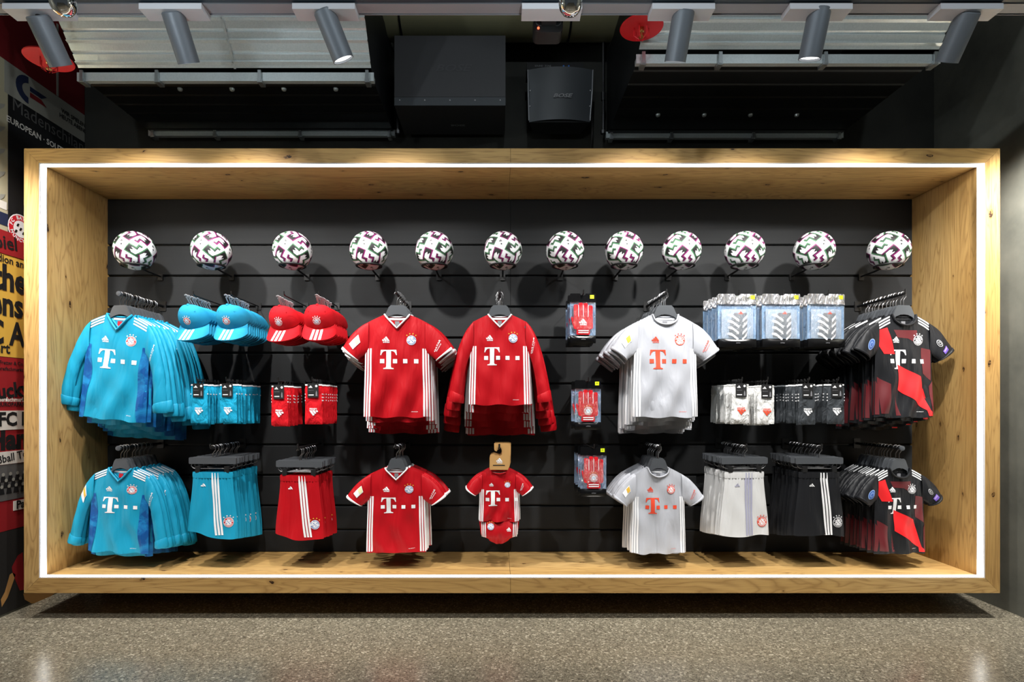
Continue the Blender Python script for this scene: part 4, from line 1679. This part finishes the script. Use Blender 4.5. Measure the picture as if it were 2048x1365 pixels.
# shorts ------------------------------------------------------------------------
def shorts(fab, stripe, cr, ph, lean=.03, crestx=.095):
    p = Proto()
    L, w0, w1 = .345, .112, .142

    def hwid(z):
        return w0 + (w1 - w0) * smooth(0, -L, z)

    def thick(sv, z):
        e = math.sqrt(max(0, 1 - sv * sv))
        t = -z / L
        gather = .003 * math.sin(sv * 42) * (1 - smooth(.05, .4, t))
        return e * (.010 + .010 * t) + (gather + .006 * t * math.sin(sv * 6 + ph + 1.5 * math.sin(z * 14 + ph))) * min(1, e * 1.5)

    def front(x, z, eps):
        sv = max(-.999, min(.999, x / hwid(z)))
        return (x, -thick(sv, z) - eps, z)
    mb = MB()
    n, rows = 34, 18
    for back in (0, 1):
        vs = []
        for j in range(rows + 1):
            for i in range(n + 1):
                sv = -1 + 2 * i / n
                v = j / rows
                z = -L * v - v ** 4 * (.012 * math.sin(sv * 2.4 + ph) + .012 * sv)
                y = thick(sv, z)
                vs.append((sv * hwid(z), y * .6 if back else -y, z))
        fs = []
        for j in range(rows):
            for i in range(n):
                a = j * (n + 1) + i
                f = (a, a + n + 1, a + n + 2, a + 1)
                fs.append(f[::-1] if back else f)
        mb.add(vs, fs, fab)
    p.part('body', mb.mesh('shorts_body', smooth='all'))
    mb = MB()
    na = 40
    vs, fs = [], []
    for j in range(4):
        z = .004 - .034 * j / 3
        for i in range(na):
            a = 2 * PI * i / na
            k = 1 + .02 * (1 if 0 < j < 3 else 0)
            vs.append((w0 * 1.01 * k * math.cos(a), -(.013 * k + .0012 * math.sin(a * 26)) * math.sin(a) * (1 if math.sin(a) > 0 else .6), z))
    for j in range(3):
        for i in range(na):
            fs.append((j * na + i, j * na + (i + 1) % na, (j + 1) * na + (i + 1) % na, (j + 1) * na + i)[::-1])
    mb.add(vs, fs)
    p.part('waistband', mb.mesh('shorts_waistband', fab, 'all'))
    for k in range(3):
        d = Decal()
        for i in range(8):
            z0, z1 = -L * i / 8 * .985, -L * (i + 1) / 8 * .985
            x = lambda z: -.004 + k * .0155 + lean * (-z / L)
            d.poly([(x(z0), z0), (x(z0) + .0105, z0), (x(z1) + .0105, z1), (x(z1), z1)], stripe)
        p.part('stripe', d.mesh('shorts_stripe', front, eps=.0025))
    d = Decal()
    crest(d, crestx, -L + .075, .026, **cr)
    p.part('crest', d.mesh('shorts_crest', front, eps=.0022), label='round club crest')
    d = Decal()
    maker(d, -.045, -.075, .03, stripe, word=False)
    p.part('maker_mark', d.mesh('shorts_maker_mark', front, eps=.002), front=True)
    return p


def shorts_rack(proto, x, n, y0, y1, growth, what, where, group, yaw0=0.0, dz=0.0, spread=6, base=1.0):
    zr = Z_LOW
    rail(x, zr, y0 - .018, 'black arm carrying ' + where)
    for i in range(n):
        f = i / max(1, n - 1)
        y = y0 + (y1 - y0) * f
        yaw = math.radians(yaw0 + (0 if i == 0 else RNG.uniform(-spread, spread)))
        dx = 0 if i == 0 else RNG.uniform(-.006, .006)
        loc = Vector((x + dx, y, zr - .088 - dz))
        sc = base * (1 + growth * f)
        lab = ('front ' + what + ' of ' + where) if i == 0 else (what + ' hanging last by the wall in ' + where) if i == n - 1 else what + ', ' + ORD[i] + ' from the front in ' + where
        proto.spawn('football_shorts', lab, 'shorts', loc + Vector((0, 0, -.047)), group, (0, 0, yaw), (base * (1 + growth * .4 * f), 1, sc), front=(i == 0))
        CLIPH.spawn('clip_hanger', 'bar hanger with clips, ' + (ORD[i] + ' from the front' if i < n - 1 else 'last by the wall') + ' in ' + where, 'hanger', loc, 'clip hangers in ' + where, (0, 0, yaw))


shorts_rack(shorts(SKYF, WHITEPRINT, CR_FULL, .5), -1.563, 10, 3.13, 3.42, .13, 'striped sky blue shorts', 'the sky blue shorts rack', 'sky blue shorts', yaw0=-3)
shorts_rack(shorts(REDF, WHITEPRINT, CR_RED, 1.6, lean=.042), -1.087, 7, 3.13, 3.36, .06, 'striped red shorts', 'the red shorts rack', 'red shorts', yaw0=-6, dz=.018, base=.98)
shorts_rack(shorts(fabric_mat('white_sports_cloth', (206, 206, 206)), base_mat('pale_grey_print', (160, 160, 182), .6), CR_OR, 2.9, lean=.0), 1.355, 9, 3.13, 3.42, .13, 'white shorts', 'the white shorts rack', 'white shorts', yaw0=6)
shorts_rack(shorts(BLACKF, WHITEPRINT, CR_BW, 3.7, lean=.03), 1.765, 9, 3.13, 3.42, .16, 'striped black shorts', 'the black shorts rack', 'black shorts', yaw0=2)

# baby kits on cardboard hangers ---------------------------------------------------
MINI = Shirt(fab=REDF, neck='o', nd=.03, nw=.075, ph=.2, L=.50)
MINI.chest(WHITEPRINT, WHITEPRINT, CR_RED, th=.15, tx=-.055, tz=-.27)
MINI.stripes(WHITEPRINT, BANDS3)
MINI.sleeve_text(1, WHITEPRINT, .5)
MINIP = MINI.p
BLOOM = Proto()


def bloom_pt(u, v, back):
    sv = -1 + 2 * u
    w = .108 * (1 - .12 * v - .38 * smooth(.55, 1.0, v))
    z = -.125 * v + .02 * smooth(.6, 1, v) * abs(sv) ** 1.5
    e = math.sqrt(max(0, 1 - sv * sv))
    y = e * (.012 + .02 * math.sin(PI * min(1, v * 1.02)) + .003 * math.sin(sv * 9 + v * 4))
    crease = .012 * math.exp(-(sv / .12) ** 2) * v
    return (sv * w, (y * .5) if back else -(y - crease), z)


mb = MB()
mb.grid(lambda u, v: bloom_pt(u, v, False), 24, 12, REDF, flip=True)
mb.grid(lambda u, v: bloom_pt(u, v, True), 24, 12, REDF)
BLOOM.part('body', mb.mesh('bloomers_body', smooth='all'))
d = Decal()
bf = lambda x, z, e: (x, bloom_pt(max(0, min(1, .5 + x / (2 * .108 * (1 - .12 * -z / .125 - .38 * smooth(.55, 1, -z / .125))))), max(0, min(1, -z / .125)), False)[1] - e, z)
maker(d, .055, -.045, .026, WHITEPRINT)
BLOOM.part('maker_mark', d.mesh('bloomers_maker', bf, eps=.002), front=True)
d = Decal()
crest(d, -.045, -.026, .018, **CR_RED)
BLOOM.part('crest', d.mesh('bloomers_crest', bf, eps=.002), front=True)
for sg in (-1, 1):
    for k in range(3):
        d = Decal()
        xx = sg * (.078 + .0095 * k)
        d.poly([(xx, -.004), (xx + .005, -.004), (xx + .005 - sg * .003, -.085), (xx - sg * .003, -.085)], WHITEPRINT)
        BLOOM.part('side_stripe', d.mesh('bloomers_stripe', bf, eps=.0025))
KCARD = Proto()
co = [(-.050, -.03), (.050, -.03), (.058, .0), (.060, .11), (-.024, .11), (-.024, .075), (-.012, .070), (-.006, .088), (.004, .095), (.012, .088), (.018, .070), (.016, .052), (.004, .043), (-.030, .052), (-.046, .046), (-.050, .03)]
KCARD.part('card', MB().prism(co, -.0015, .0015).mesh('card_hanger', CARD))
d = Decal()
maker(d, .004, .014, .036, WHITEPRINT)
KCARD.part('maker_mark', d.mesh('card_maker', lambda x, z, e: (x, -.0015 - e * .5, z)), front=True)
d = Decal().poly([(-.033, -.008), (.033, -.008), (.033, -.003), (-.033, -.003)], BLACKPRINT)
KCARD.part('slot', d.mesh('card_slot', lambda x, z, e: (x, -.0015 - e * .5, z)), front=True)
rail(.010, Z_LOW, 3.11, 'black arm carrying the baby kits')
for i in range(6):
    y = 3.13 + .034 * i
    yaw = math.radians(0 if i == 0 else RNG.uniform(-5, 5))
    dx = 0 if i == 0 else RNG.uniform(-.01, .01)
    o = 'front' if i == 0 else ORD[i] + ' from the front'
    base = Vector((.008 + dx, y, Z_LOW - .088))
    sc = 1 + .015 * i
    MINIP.spawn('baby_shirt', ('front ' if i == 0 else '') + 'tiny red shirt on a cardboard hanger' + ('' if i == 0 else ', ' + o), 'shirt', base + Vector((0, 0, -.035)), 'tiny red shirts', (0, 0, yaw), (.60 * sc, .8, .56 * sc), front=(i == 0))
    BLOOM.spawn('baby_shorts', ('front ' if i == 0 else '') + 'puffy red baby shorts hanging under the tiny shirt' + ('' if i == 0 else ', ' + o), 'shorts', base + Vector((0, .006, -.035 - .28 * sc)), 'puffy red baby shorts', (0, 0, yaw), (1, 1, 1), front=(i == 0))
    KCARD.spawn('cardboard_hanger', 'brown cardboard hanger holding a tiny red shirt, ' + o, 'hanger', base + Vector((0, -.018, 0)), 'cardboard hangers', (0, 0, yaw), front=(i == 0))


# caps ------------------------------------------------------------------------------
def cap_proto(fab):
    p = Proto()
    A, Bf, H = .087, .082, .106

    def crown(u, v):
        th = math.radians(-100 + 200 * u)
        ph = v * PI / 2
        c = math.cos(ph) ** .86
        return (A * math.sin(th) * c, -Bf * math.cos(th) * c, H * math.sin(ph) ** .95)
    mb = MB()
    mb.grid(crown, 28, 12, fab)
    p.part('crown', mb.mesh('cap_crown', smooth='all'))
    mb = MB()
    mb.lathe([(0, .007), (.006, .005), (.009, 0)], 12, mtx=Matrix.Translation((0, 0, H - .001)))
    p.part('button', mb.mesh('cap_button', fab, True))
    for th in (-50, 50):
        t = math.radians(th)
        ph = math.radians(52)
        c = math.cos(ph) ** .86
        q = Vector((A * math.sin(t) * c, -Bf * math.cos(t) * c, H * math.sin(ph) ** .95))
        nrm = Vector((q.x / A ** 2, q.y / Bf ** 2, q.z / H ** 2)).normalized()
        mt = Matrix.Translation(q) @ nrm.to_track_quat('Z', 'Y').to_matrix().to_4x4()
        p.part('eyelet', MB().lathe([(.0015, .001), (.003, .0016), (.0042, 0)], 10, mtx=mt).mesh('cap_eyelet', fab, True))

    def brim(u, v, off=0.0):
        th = math.radians(-74 + 148 * u)
        x0, y0 = A * 1.0 * math.sin(th), -Bf * math.cos(th)
        ext = .098 * (math.cos(th * .92) ** .55 if abs(th) < 1.6 else 0)
        x = x0 * (1 + .12 * v)
        y = y0 - ext * v
        z = -.010 * v - 2.6 * x * x * (.25 + .75 * v) - off
        return (x, y, z)
    mb = MB()
    mb.grid(lambda u, v: brim(u, v), 24, 6, fab, flip=True)
    mb.grid(lambda u, v: brim(u, v, .004), 24, 6, fab)
    mb.grid(lambda u, v: brim(u, 1, .004 * v), 24, 1, fab, flip=True)
    p.part('brim', mb.mesh('cap_brim', smooth=50))
    d = Decal()
    for k in range(3):
        x = -.026 + .021 * k
        d.poly([(x, .1), (x + .0125, .1), (x + .0125 - .004, .97), (x - .004, .97)], WHITEPRINT)

    def bfn(x, z, eps):
        u = .5 + math.degrees(math.asin(max(-1, min(1, x / A)))) / 148
        q = brim(u, z)
        return (q[0], q[1] - eps * .3, q[2] + eps)
    p.part('brim_stripes', d.mesh('cap_stripes', bfn, maxlen=.12, eps=.0016), label='three white stripes')
    d = Decal()
    crest(d, 0, .046, .019, **CR_FULL)

    def cfn(x, z, eps):
        v = math.asin(max(0, min(1, (z / H) ** (1 / .95)))) / (PI / 2)
        c = math.cos(v * PI / 2) ** .86
        th = math.asin(max(-1, min(1, x / (A * c))))
        q = crown(.5 + math.degrees(th) / 200, v)
        return (q[0] * 1.0, q[1] - eps, q[2] + eps * .4)
    p.part('crest', d.mesh('cap_crest', cfn, maxlen=.012, eps=.0016), front=True, label='round club crest under four stars')
    # clear hang tag
    mb = MB()
    mb.prism([(-.003, .1), (.003, .1), (.003, .138), (.012, .142), (.012, .158), (.004, .162), (-.006, .158), (-.006, .152), (.004, .152), (.004, .146), (-.003, .144)], .018, .020)
    p.part('hang_tag', mb.mesh('cap_hang_tag', WHITEP))
    return p


CAPB, CAPR = cap_proto(SKYCAP), cap_proto(REDCAP)
capz = Z_UP - .136
for proto, px, py, n, nm, yaw in ((CAPB, 391, 0, 9, 'the left stack of sky blue caps', -6), (CAPB, 466, 0, 10, 'the right stack of sky blue caps', -2),
                                 (CAPR, 571, .006, 8, 'the left stack of red caps', -8), (CAPR, 640, 0, 9, 'the right stack of red caps', 3)):
    x = (px - VX) * 3.16 / F
    y0 = 3.17
    peg(x, Z_UP, y0 - .03, 'black peg carrying ' + nm)
    for i in range(n):
        pitch = 44
        col = 'sky blue' if proto is CAPB else 'red'
        lab = ('front ' + col + ' cap of ' if i == 0 else (col + ' cap, ' + (ORD[i] + ' from the front' if i < n - 1 else 'last by the wall') + ' in ')) + nm
        dz = RNG.uniform(-.003, .003) if i else 0
        proto.spawn('baseball_cap', lab, 'cap', (x, y0 + .030 * i, capz - py + dz), 'caps in ' + nm,
                    (math.radians(pitch), 0, math.radians(yaw + (RNG.uniform(-2, 2) if i else 0))), (1.0, .92, 1), front=(i == 0))


# socks ------------------------------------------------------------------------------
def sock_proto(fab, accent, cuff, logo):
    p = Proto()
    w, L = .050, .215

    def pt(u, v, back):
        sv = -1 + 2 * u
        e = (1 - abs(sv) ** 3) ** .6
        hw = w * (1 - .06 * math.sin(v * PI) - .05 * smooth(.9, 1, v) - .12 * smooth(.12, 0, v))
        y = (.010 * e + .002 * math.sin(v * 11 + sv * 3)) * (1 - .7 * smooth(.92, 1.0, v))
        return (sv * hw, (y * .7 if back else -y), .004 - L * v)
    mb = MB()
    mb.grid(lambda u, v: pt(u, v, False), 14, 16, fab, flip=True)
    mb.grid(lambda u, v: pt(u, v, True), 14, 16, fab)
    p.part('knit', mb.mesh('sock_knit', smooth='all'))
    ff = lambda x, z, e: (x, pt(max(0, min(1, .5 + x / (2 * w * .95))), max(0, min(1, (.004 - z) / L)), False)[1] - e, z)
    mb = MB()
    mb.grid(lambda u, v: tuple(Vector(pt(u, v * .035, False)) * 1.0 + Vector(((u - .5) * .006, -.0016, .002))), 10, 3, accent, flip=True)
    p.part('cuff', mb.mesh('sock_cuff', smooth='all'))
    mb = MB()
    for sg in (-1, 1):
        for k in range(3 if fab in (REDKNIT, CHARF) else 1):
            z0 = -.045 - .017 * k
            mb.box(sg * w * .93 - .001, sg * w * .93 + .002, -.004, .004, z0 - .006, z0)
    p.part('edge_stripes', mb.mesh('sock_edge_stripes', accent))
    d = Decal()
    maker(d, 0, -.135, .05, logo, flip=True)
    p.part('maker_mark', d.mesh('sock_maker', ff, eps=.0022), front=True)
    mb = MB().rbox(-.030, .030, -.0145, -.0132, -.066, .010, .002, BLACKPRINT)
    k = p.part('header_card', mb.mesh('sock_card', BLACKPRINT))
    d = Decal()
    maker(d, -.012, -.014, .022, WHITEPRINT, word=False)
    d.disc(.018, -.004, .0065, WHITEPRINT, 0, 12)
    d.poly([(-.024, -.055), (.004, -.055), (.004, -.050), (-.024, -.050)], WHITEPRINT)
    d.poly([(.014, -.058), (.024, -.058), (.022, -.036), (.018, -.028), (.015, -.04)], GREYPRINT)
    d.text('TEAMSPORT', .0055, -.010, -.028, GREYPRINT)
    p.part('card_print', d.mesh('sock_card_print', lambda x, z, e: (x, -.0145 - e * .4, z)), front=True, under=k)
    mb = MB().prism([(-.006, .008), (.006, .008), (.005, .022), (.008, .03), (.002, .037), (-.006, .033), (-.004, .028), (.002, .029), (-.003, .022)], -.0142, -.0132)
    p.part('plastic_hook', mb.mesh('sock_hook', BLACKP))
    return p


SK = dict(b=(sock_proto(SKYKNIT, WHITEPRINT, SKYKNIT, WHITEPRINT), 'sky blue'), r=(sock_proto(REDKNIT, WHITEPRINT, REDKNIT, WHITEPRINT), 'red'),
          w=(sock_proto(WHITEF2, WHITEF2, WHITEF2, ORANGEPRINT), 'white'), k=(sock_proto(CHARF, WHITEPRINT, CHARF, WHITEPRINT), 'charcoal'))
Z_SOCK = CAM_Z + (VY - 768) * D_BACK / F
for key, px, n, sidew, yaw, dz in (('b', 398, 7, 'left', -3, 0), ('b', 456, 10, 'right', -2, 0), ('r', 559, 7, 'left', -6, .008), ('r', 627, 10, 'right', 0, 0),
                                   ('w', 1481, 11, 'left', 2, 0), ('w', 1532, 8, 'right', 3, .006), ('k', 1614, 10, 'left', 2, 0), ('k', 1672, 8, 'right', 1, 0)):
    proto, col = SK[key]
    x = (px - VX) * 3.12 / F
    where = 'the ' + sidew + ' peg of ' + col + ' socks'
    peg(x, Z_SOCK, 3.10, 'black peg, ' + where)
    for i in range(n):
        y = 3.125 + .30 * i / (n - 1) if n > 8 else 3.125 + .036 * i
        lab = ('front pair of ' + col + ' socks on ' if i == 0 else col + ' socks, ' + (ORD[i] + ' from the front on ' if i < n - 1 else 'last by the wall on ')) + where
        proto.spawn('sock_pair', lab, 'socks', (x + (RNG.uniform(-.004, .004) if i else 0), y, Z_SOCK - .022 - dz), col + ' socks on pegs',
                    (0, math.radians(RNG.uniform(-2, 2) if i else 0), math.radians(yaw + (RNG.uniform(-13, 13) if i else 0))), (1, .95, 1 + RNG.uniform(-.03, .04)), front=(i == 0))


# bagged shin guards and gloves ---------------------------------------------------------
def pouch(p, w, L, header, band, foil):
    """clear film bag: header strip, see-through window, dark bottom band"""
    hw = w / 2

    def bag(u, v, back, grow=0.0):
        sv = -1 + 2 * u
        e = (1 - abs(sv) ** 4)
        puff = math.sin(PI * min(1, max(0, v))) ** .7
        y = .004 + (.016 + grow) * e * puff + .0025 * math.sin(sv * 12 + v * 17) * e
        return (sv * hw, (y * .55 if back else -y), -header - (L - header - band) * v)
    mb = MB()
    mb.grid(lambda u, v: bag(u, v, False), 16, 14, FILM, flip=True)
    p.part('film_window', mb.mesh('pouch_window', smooth='all'))
    mb = MB()
    mb.grid(lambda u, v: bag(u, v, True), 10, 8, DENIM)
    p.part('bag_back', mb.mesh('pouch_back', smooth='all'))
    mb = MB()
    out = [(-hw, -header), (hw, -header), (hw, -.004), (hw - .004, 0), (.016, 0), (.012, -.008), (0, -.012), (-.012, -.008), (-.016, 0), (-hw + .004, 0), (-hw, -.004)]
    mb.prism(out, -.003, .001)
    k = p.part('header', mb.mesh('pouch_header', foil))
    mb = MB()
    mb.box(-hw, hw, -.0045, .002, -header - .002, -header + .004)
    p.part('zip_seal', mb.mesh('pouch_zip', foil), under=k)
    mb = MB()
    mb.grid(lambda u, v: ((-1 + 2 * u) * hw, -.004 - .010 * math.sin(PI * v) * (1 - (2 * u - 1) ** 4), -L + band - band * v), 10, 4, BLACKFOIL, flip=True)
    mb.grid(lambda u, v: ((-1 + 2 * u) * hw, .004, -L + band - band * v), 2, 1, BLACKFOIL)
    p.part('bottom_band', mb.mesh('pouch_band', smooth='all'))
    d = Decal().text('adidas', .010, 0, -L + band * .5, GREYPRINT)
    p.part('band_lettering', d.mesh('pouch_band_text', lambda x, z, e: (x, -.0145 - e, z)), front=True)
    sx = hw - .022
    mb = MB().box(sx - .010, sx + .012, -.0042, -.003, -.028, -.008, LIMEPRINT)
    k2 = p.part('sticker', mb.mesh('pouch_sticker', LIMEPRINT))
    d = Decal().text('M', .012, sx + .001, -.018, BLACKPRINT)
    p.part('sticker_letter', d.mesh('pouch_sticker_text', lambda x, z, e: (x, -.0042 - e * .4, z)), front=True, under=k2)


def shin_proto():
    p = Proto()
    w, L = .212, .292
    pouch(p, w, L, .055, .045, FOIL)
    LIGHTB = base_mat('light_steel_blue_shell', (150, 166, 184), .4)
    DARKG = base_mat('dark_grey_shell', (112, 118, 124), .4)

    def shell(u, v):
        sv = -1 + 2 * u
        return (sv * .088, -.002 - .013 * (1 - sv * sv) * math.sin(PI * (.1 + .8 * v)), -.085 - .160 * v)
    mb = MB()
    mb.grid(shell, 14, 10, LIGHTB, flip=True)
    p.part('liner', mb.mesh('guard_liner', smooth='all'))
    fn = lambda x, z, e: (x, shell(.5 + x / .176, max(0, min(1, (-.085 - z) / .160)))[1] - e, z)
    d = Decal()
    d.poly([(-.02, -.105), (.05, -.105), (.052, -.24), (-.05, -.24), (-.045, -.15)], DARKG, 0)
    for k in range(4):
        z = -.112 - .034 * k
        d.poly([(-.055, z), (-.037, z), (.004, z - .03), (.004, z - .044), (-.03, z - .018), (-.055, z - .010)], WHITEPRINT, 1)
        d.poly([(.024, z - .03), (.024, z - .044), (.05, z - .018), (.05, z - .004)], WHITEPRINT, 1)
    maker(d, .016, -.112, .026, ORANGEPRINT, 2, word=False)
    p.part('guard_shell', d.mesh('guard_print', fn, eps=.001), label='grey shin guard with white chevrons')
    return p


def glove_proto(front_logo):
    p = Proto()
    w, L = .142, .272
    pouch(p, w, L, .045, .042, BLACKFOIL)
    mb = MB()
    x = -.046
    for k in range(4):
        x0 = -.044 + .022 * k
        top = (-.083, -.074, -.076, -.088)[k]
        mb.rbox(x0 * 1.2 + .0008, x0 * 1.2 + .0255, -.012, -.003, -.145, top + .022, .009)
    p.part('fingers', mb.mesh('glove_fingers', REDKNIT))
    mb = MB()
    mb.rbox(-.053, .053, -.013, -.003, -.197, -.125, .012)
    mb.prism([(-.05, -.19), (-.05, -.15), (-.060, -.125), (-.066, -.135), (-.06, -.165)], -.010, -.003)
    p.part('palm', mb.mesh('glove_palm', REDKNIT))
    mb = MB().rbox(-.036, .036, -.012, -.003, -.226, -.196, .004, REDKNIT)
    p.part('cuff', mb.mesh('glove_cuff', REDKNIT))
    d = Decal()
    for k in range(3):
        xx = -.0264 + .0264 * k
        d.poly([(xx - .0013, -.128), (xx + .0013, -.128), (xx + .0013, -.066), (xx - .0013, -.066)], WHITEPRINT)
    for k in range(2):
        d.poly([(-.028, -.207 - .011 * k), (.028, -.207 - .011 * k), (.028, -.202 - .011 * k), (-.028, -.202 - .011 * k)], WHITEPRINT)
    if front_logo == 'maker':
        maker(d, 0, -.165, .045, WHITEPRINT)
    else:
        crest(d, 0, -.168, .021, **{**CR_FULL, 'stars': GOLDPRINT})
    p.part('print', d.mesh('glove_print', lambda x, z, e: (x, -.013 - e, z)), front=True)
    return p


SHIN = shin_proto()
for px, n, nm, yaw in ((1475, 6, 'the left peg of shin guards', 2), (1563, 5, 'the middle peg of shin guards', 3), (1653, 5, 'the right peg of shin guards', 5)):
    x = (px - VX) * 3.12 / F
    peg(x, Z_UP, 3.10, 'black peg, ' + nm)
    for i in range(n):
        lab = ('front bag of grey shin guards on ' if i == 0 else 'bag of shin guards, ' + (ORD[i] + ' from the front on ' if i < n - 1 else 'last by the wall on ')) + nm
        SHIN.spawn('shin_guard_bag', lab, 'shin guards', (x + (RNG.uniform(-.008, .008) if i else 0), 3.125 + .052 * i, Z_UP + .004), 'bagged shin guards',
                   (0, 0, math.radians(yaw + (RNG.uniform(-8, 8) if i else 0))), front=(i == 0))
GLM, GLC = glove_proto('maker'), glove_proto('crest')
for proto, px, zr, n, nm, yaw in ((GLM, 1166, Z_UP, 5, 'the top peg of red gloves', 3), (GLC, 1176, Z_SOCK, 2, 'the middle peg of red gloves', 0), (GLC, 1187, Z_LOW, 5, 'the bottom peg of red gloves', 0)):
    x = (px - VX) * 3.12 / F
    peg(x, zr, 3.10, 'black peg, ' + nm)
    for i in range(n):
        lab = ('front bag of red gloves on ' if i == 0 else 'bag of red gloves, ' + (ORD[i] + ' from the front on ' if i < n - 1 else 'last by the wall on ')) + nm
        st = .055 if n > 2 else .16
        proto.spawn('glove_bag', lab, 'gloves', (x + (RNG.uniform(-.006, .006) if i else 0), 3.125 + st * i, zr + .006), 'bagged red gloves',
                    (0, 0, math.radians(yaw + (RNG.uniform(-7, 7) if i else 0))), front=(i == 0))
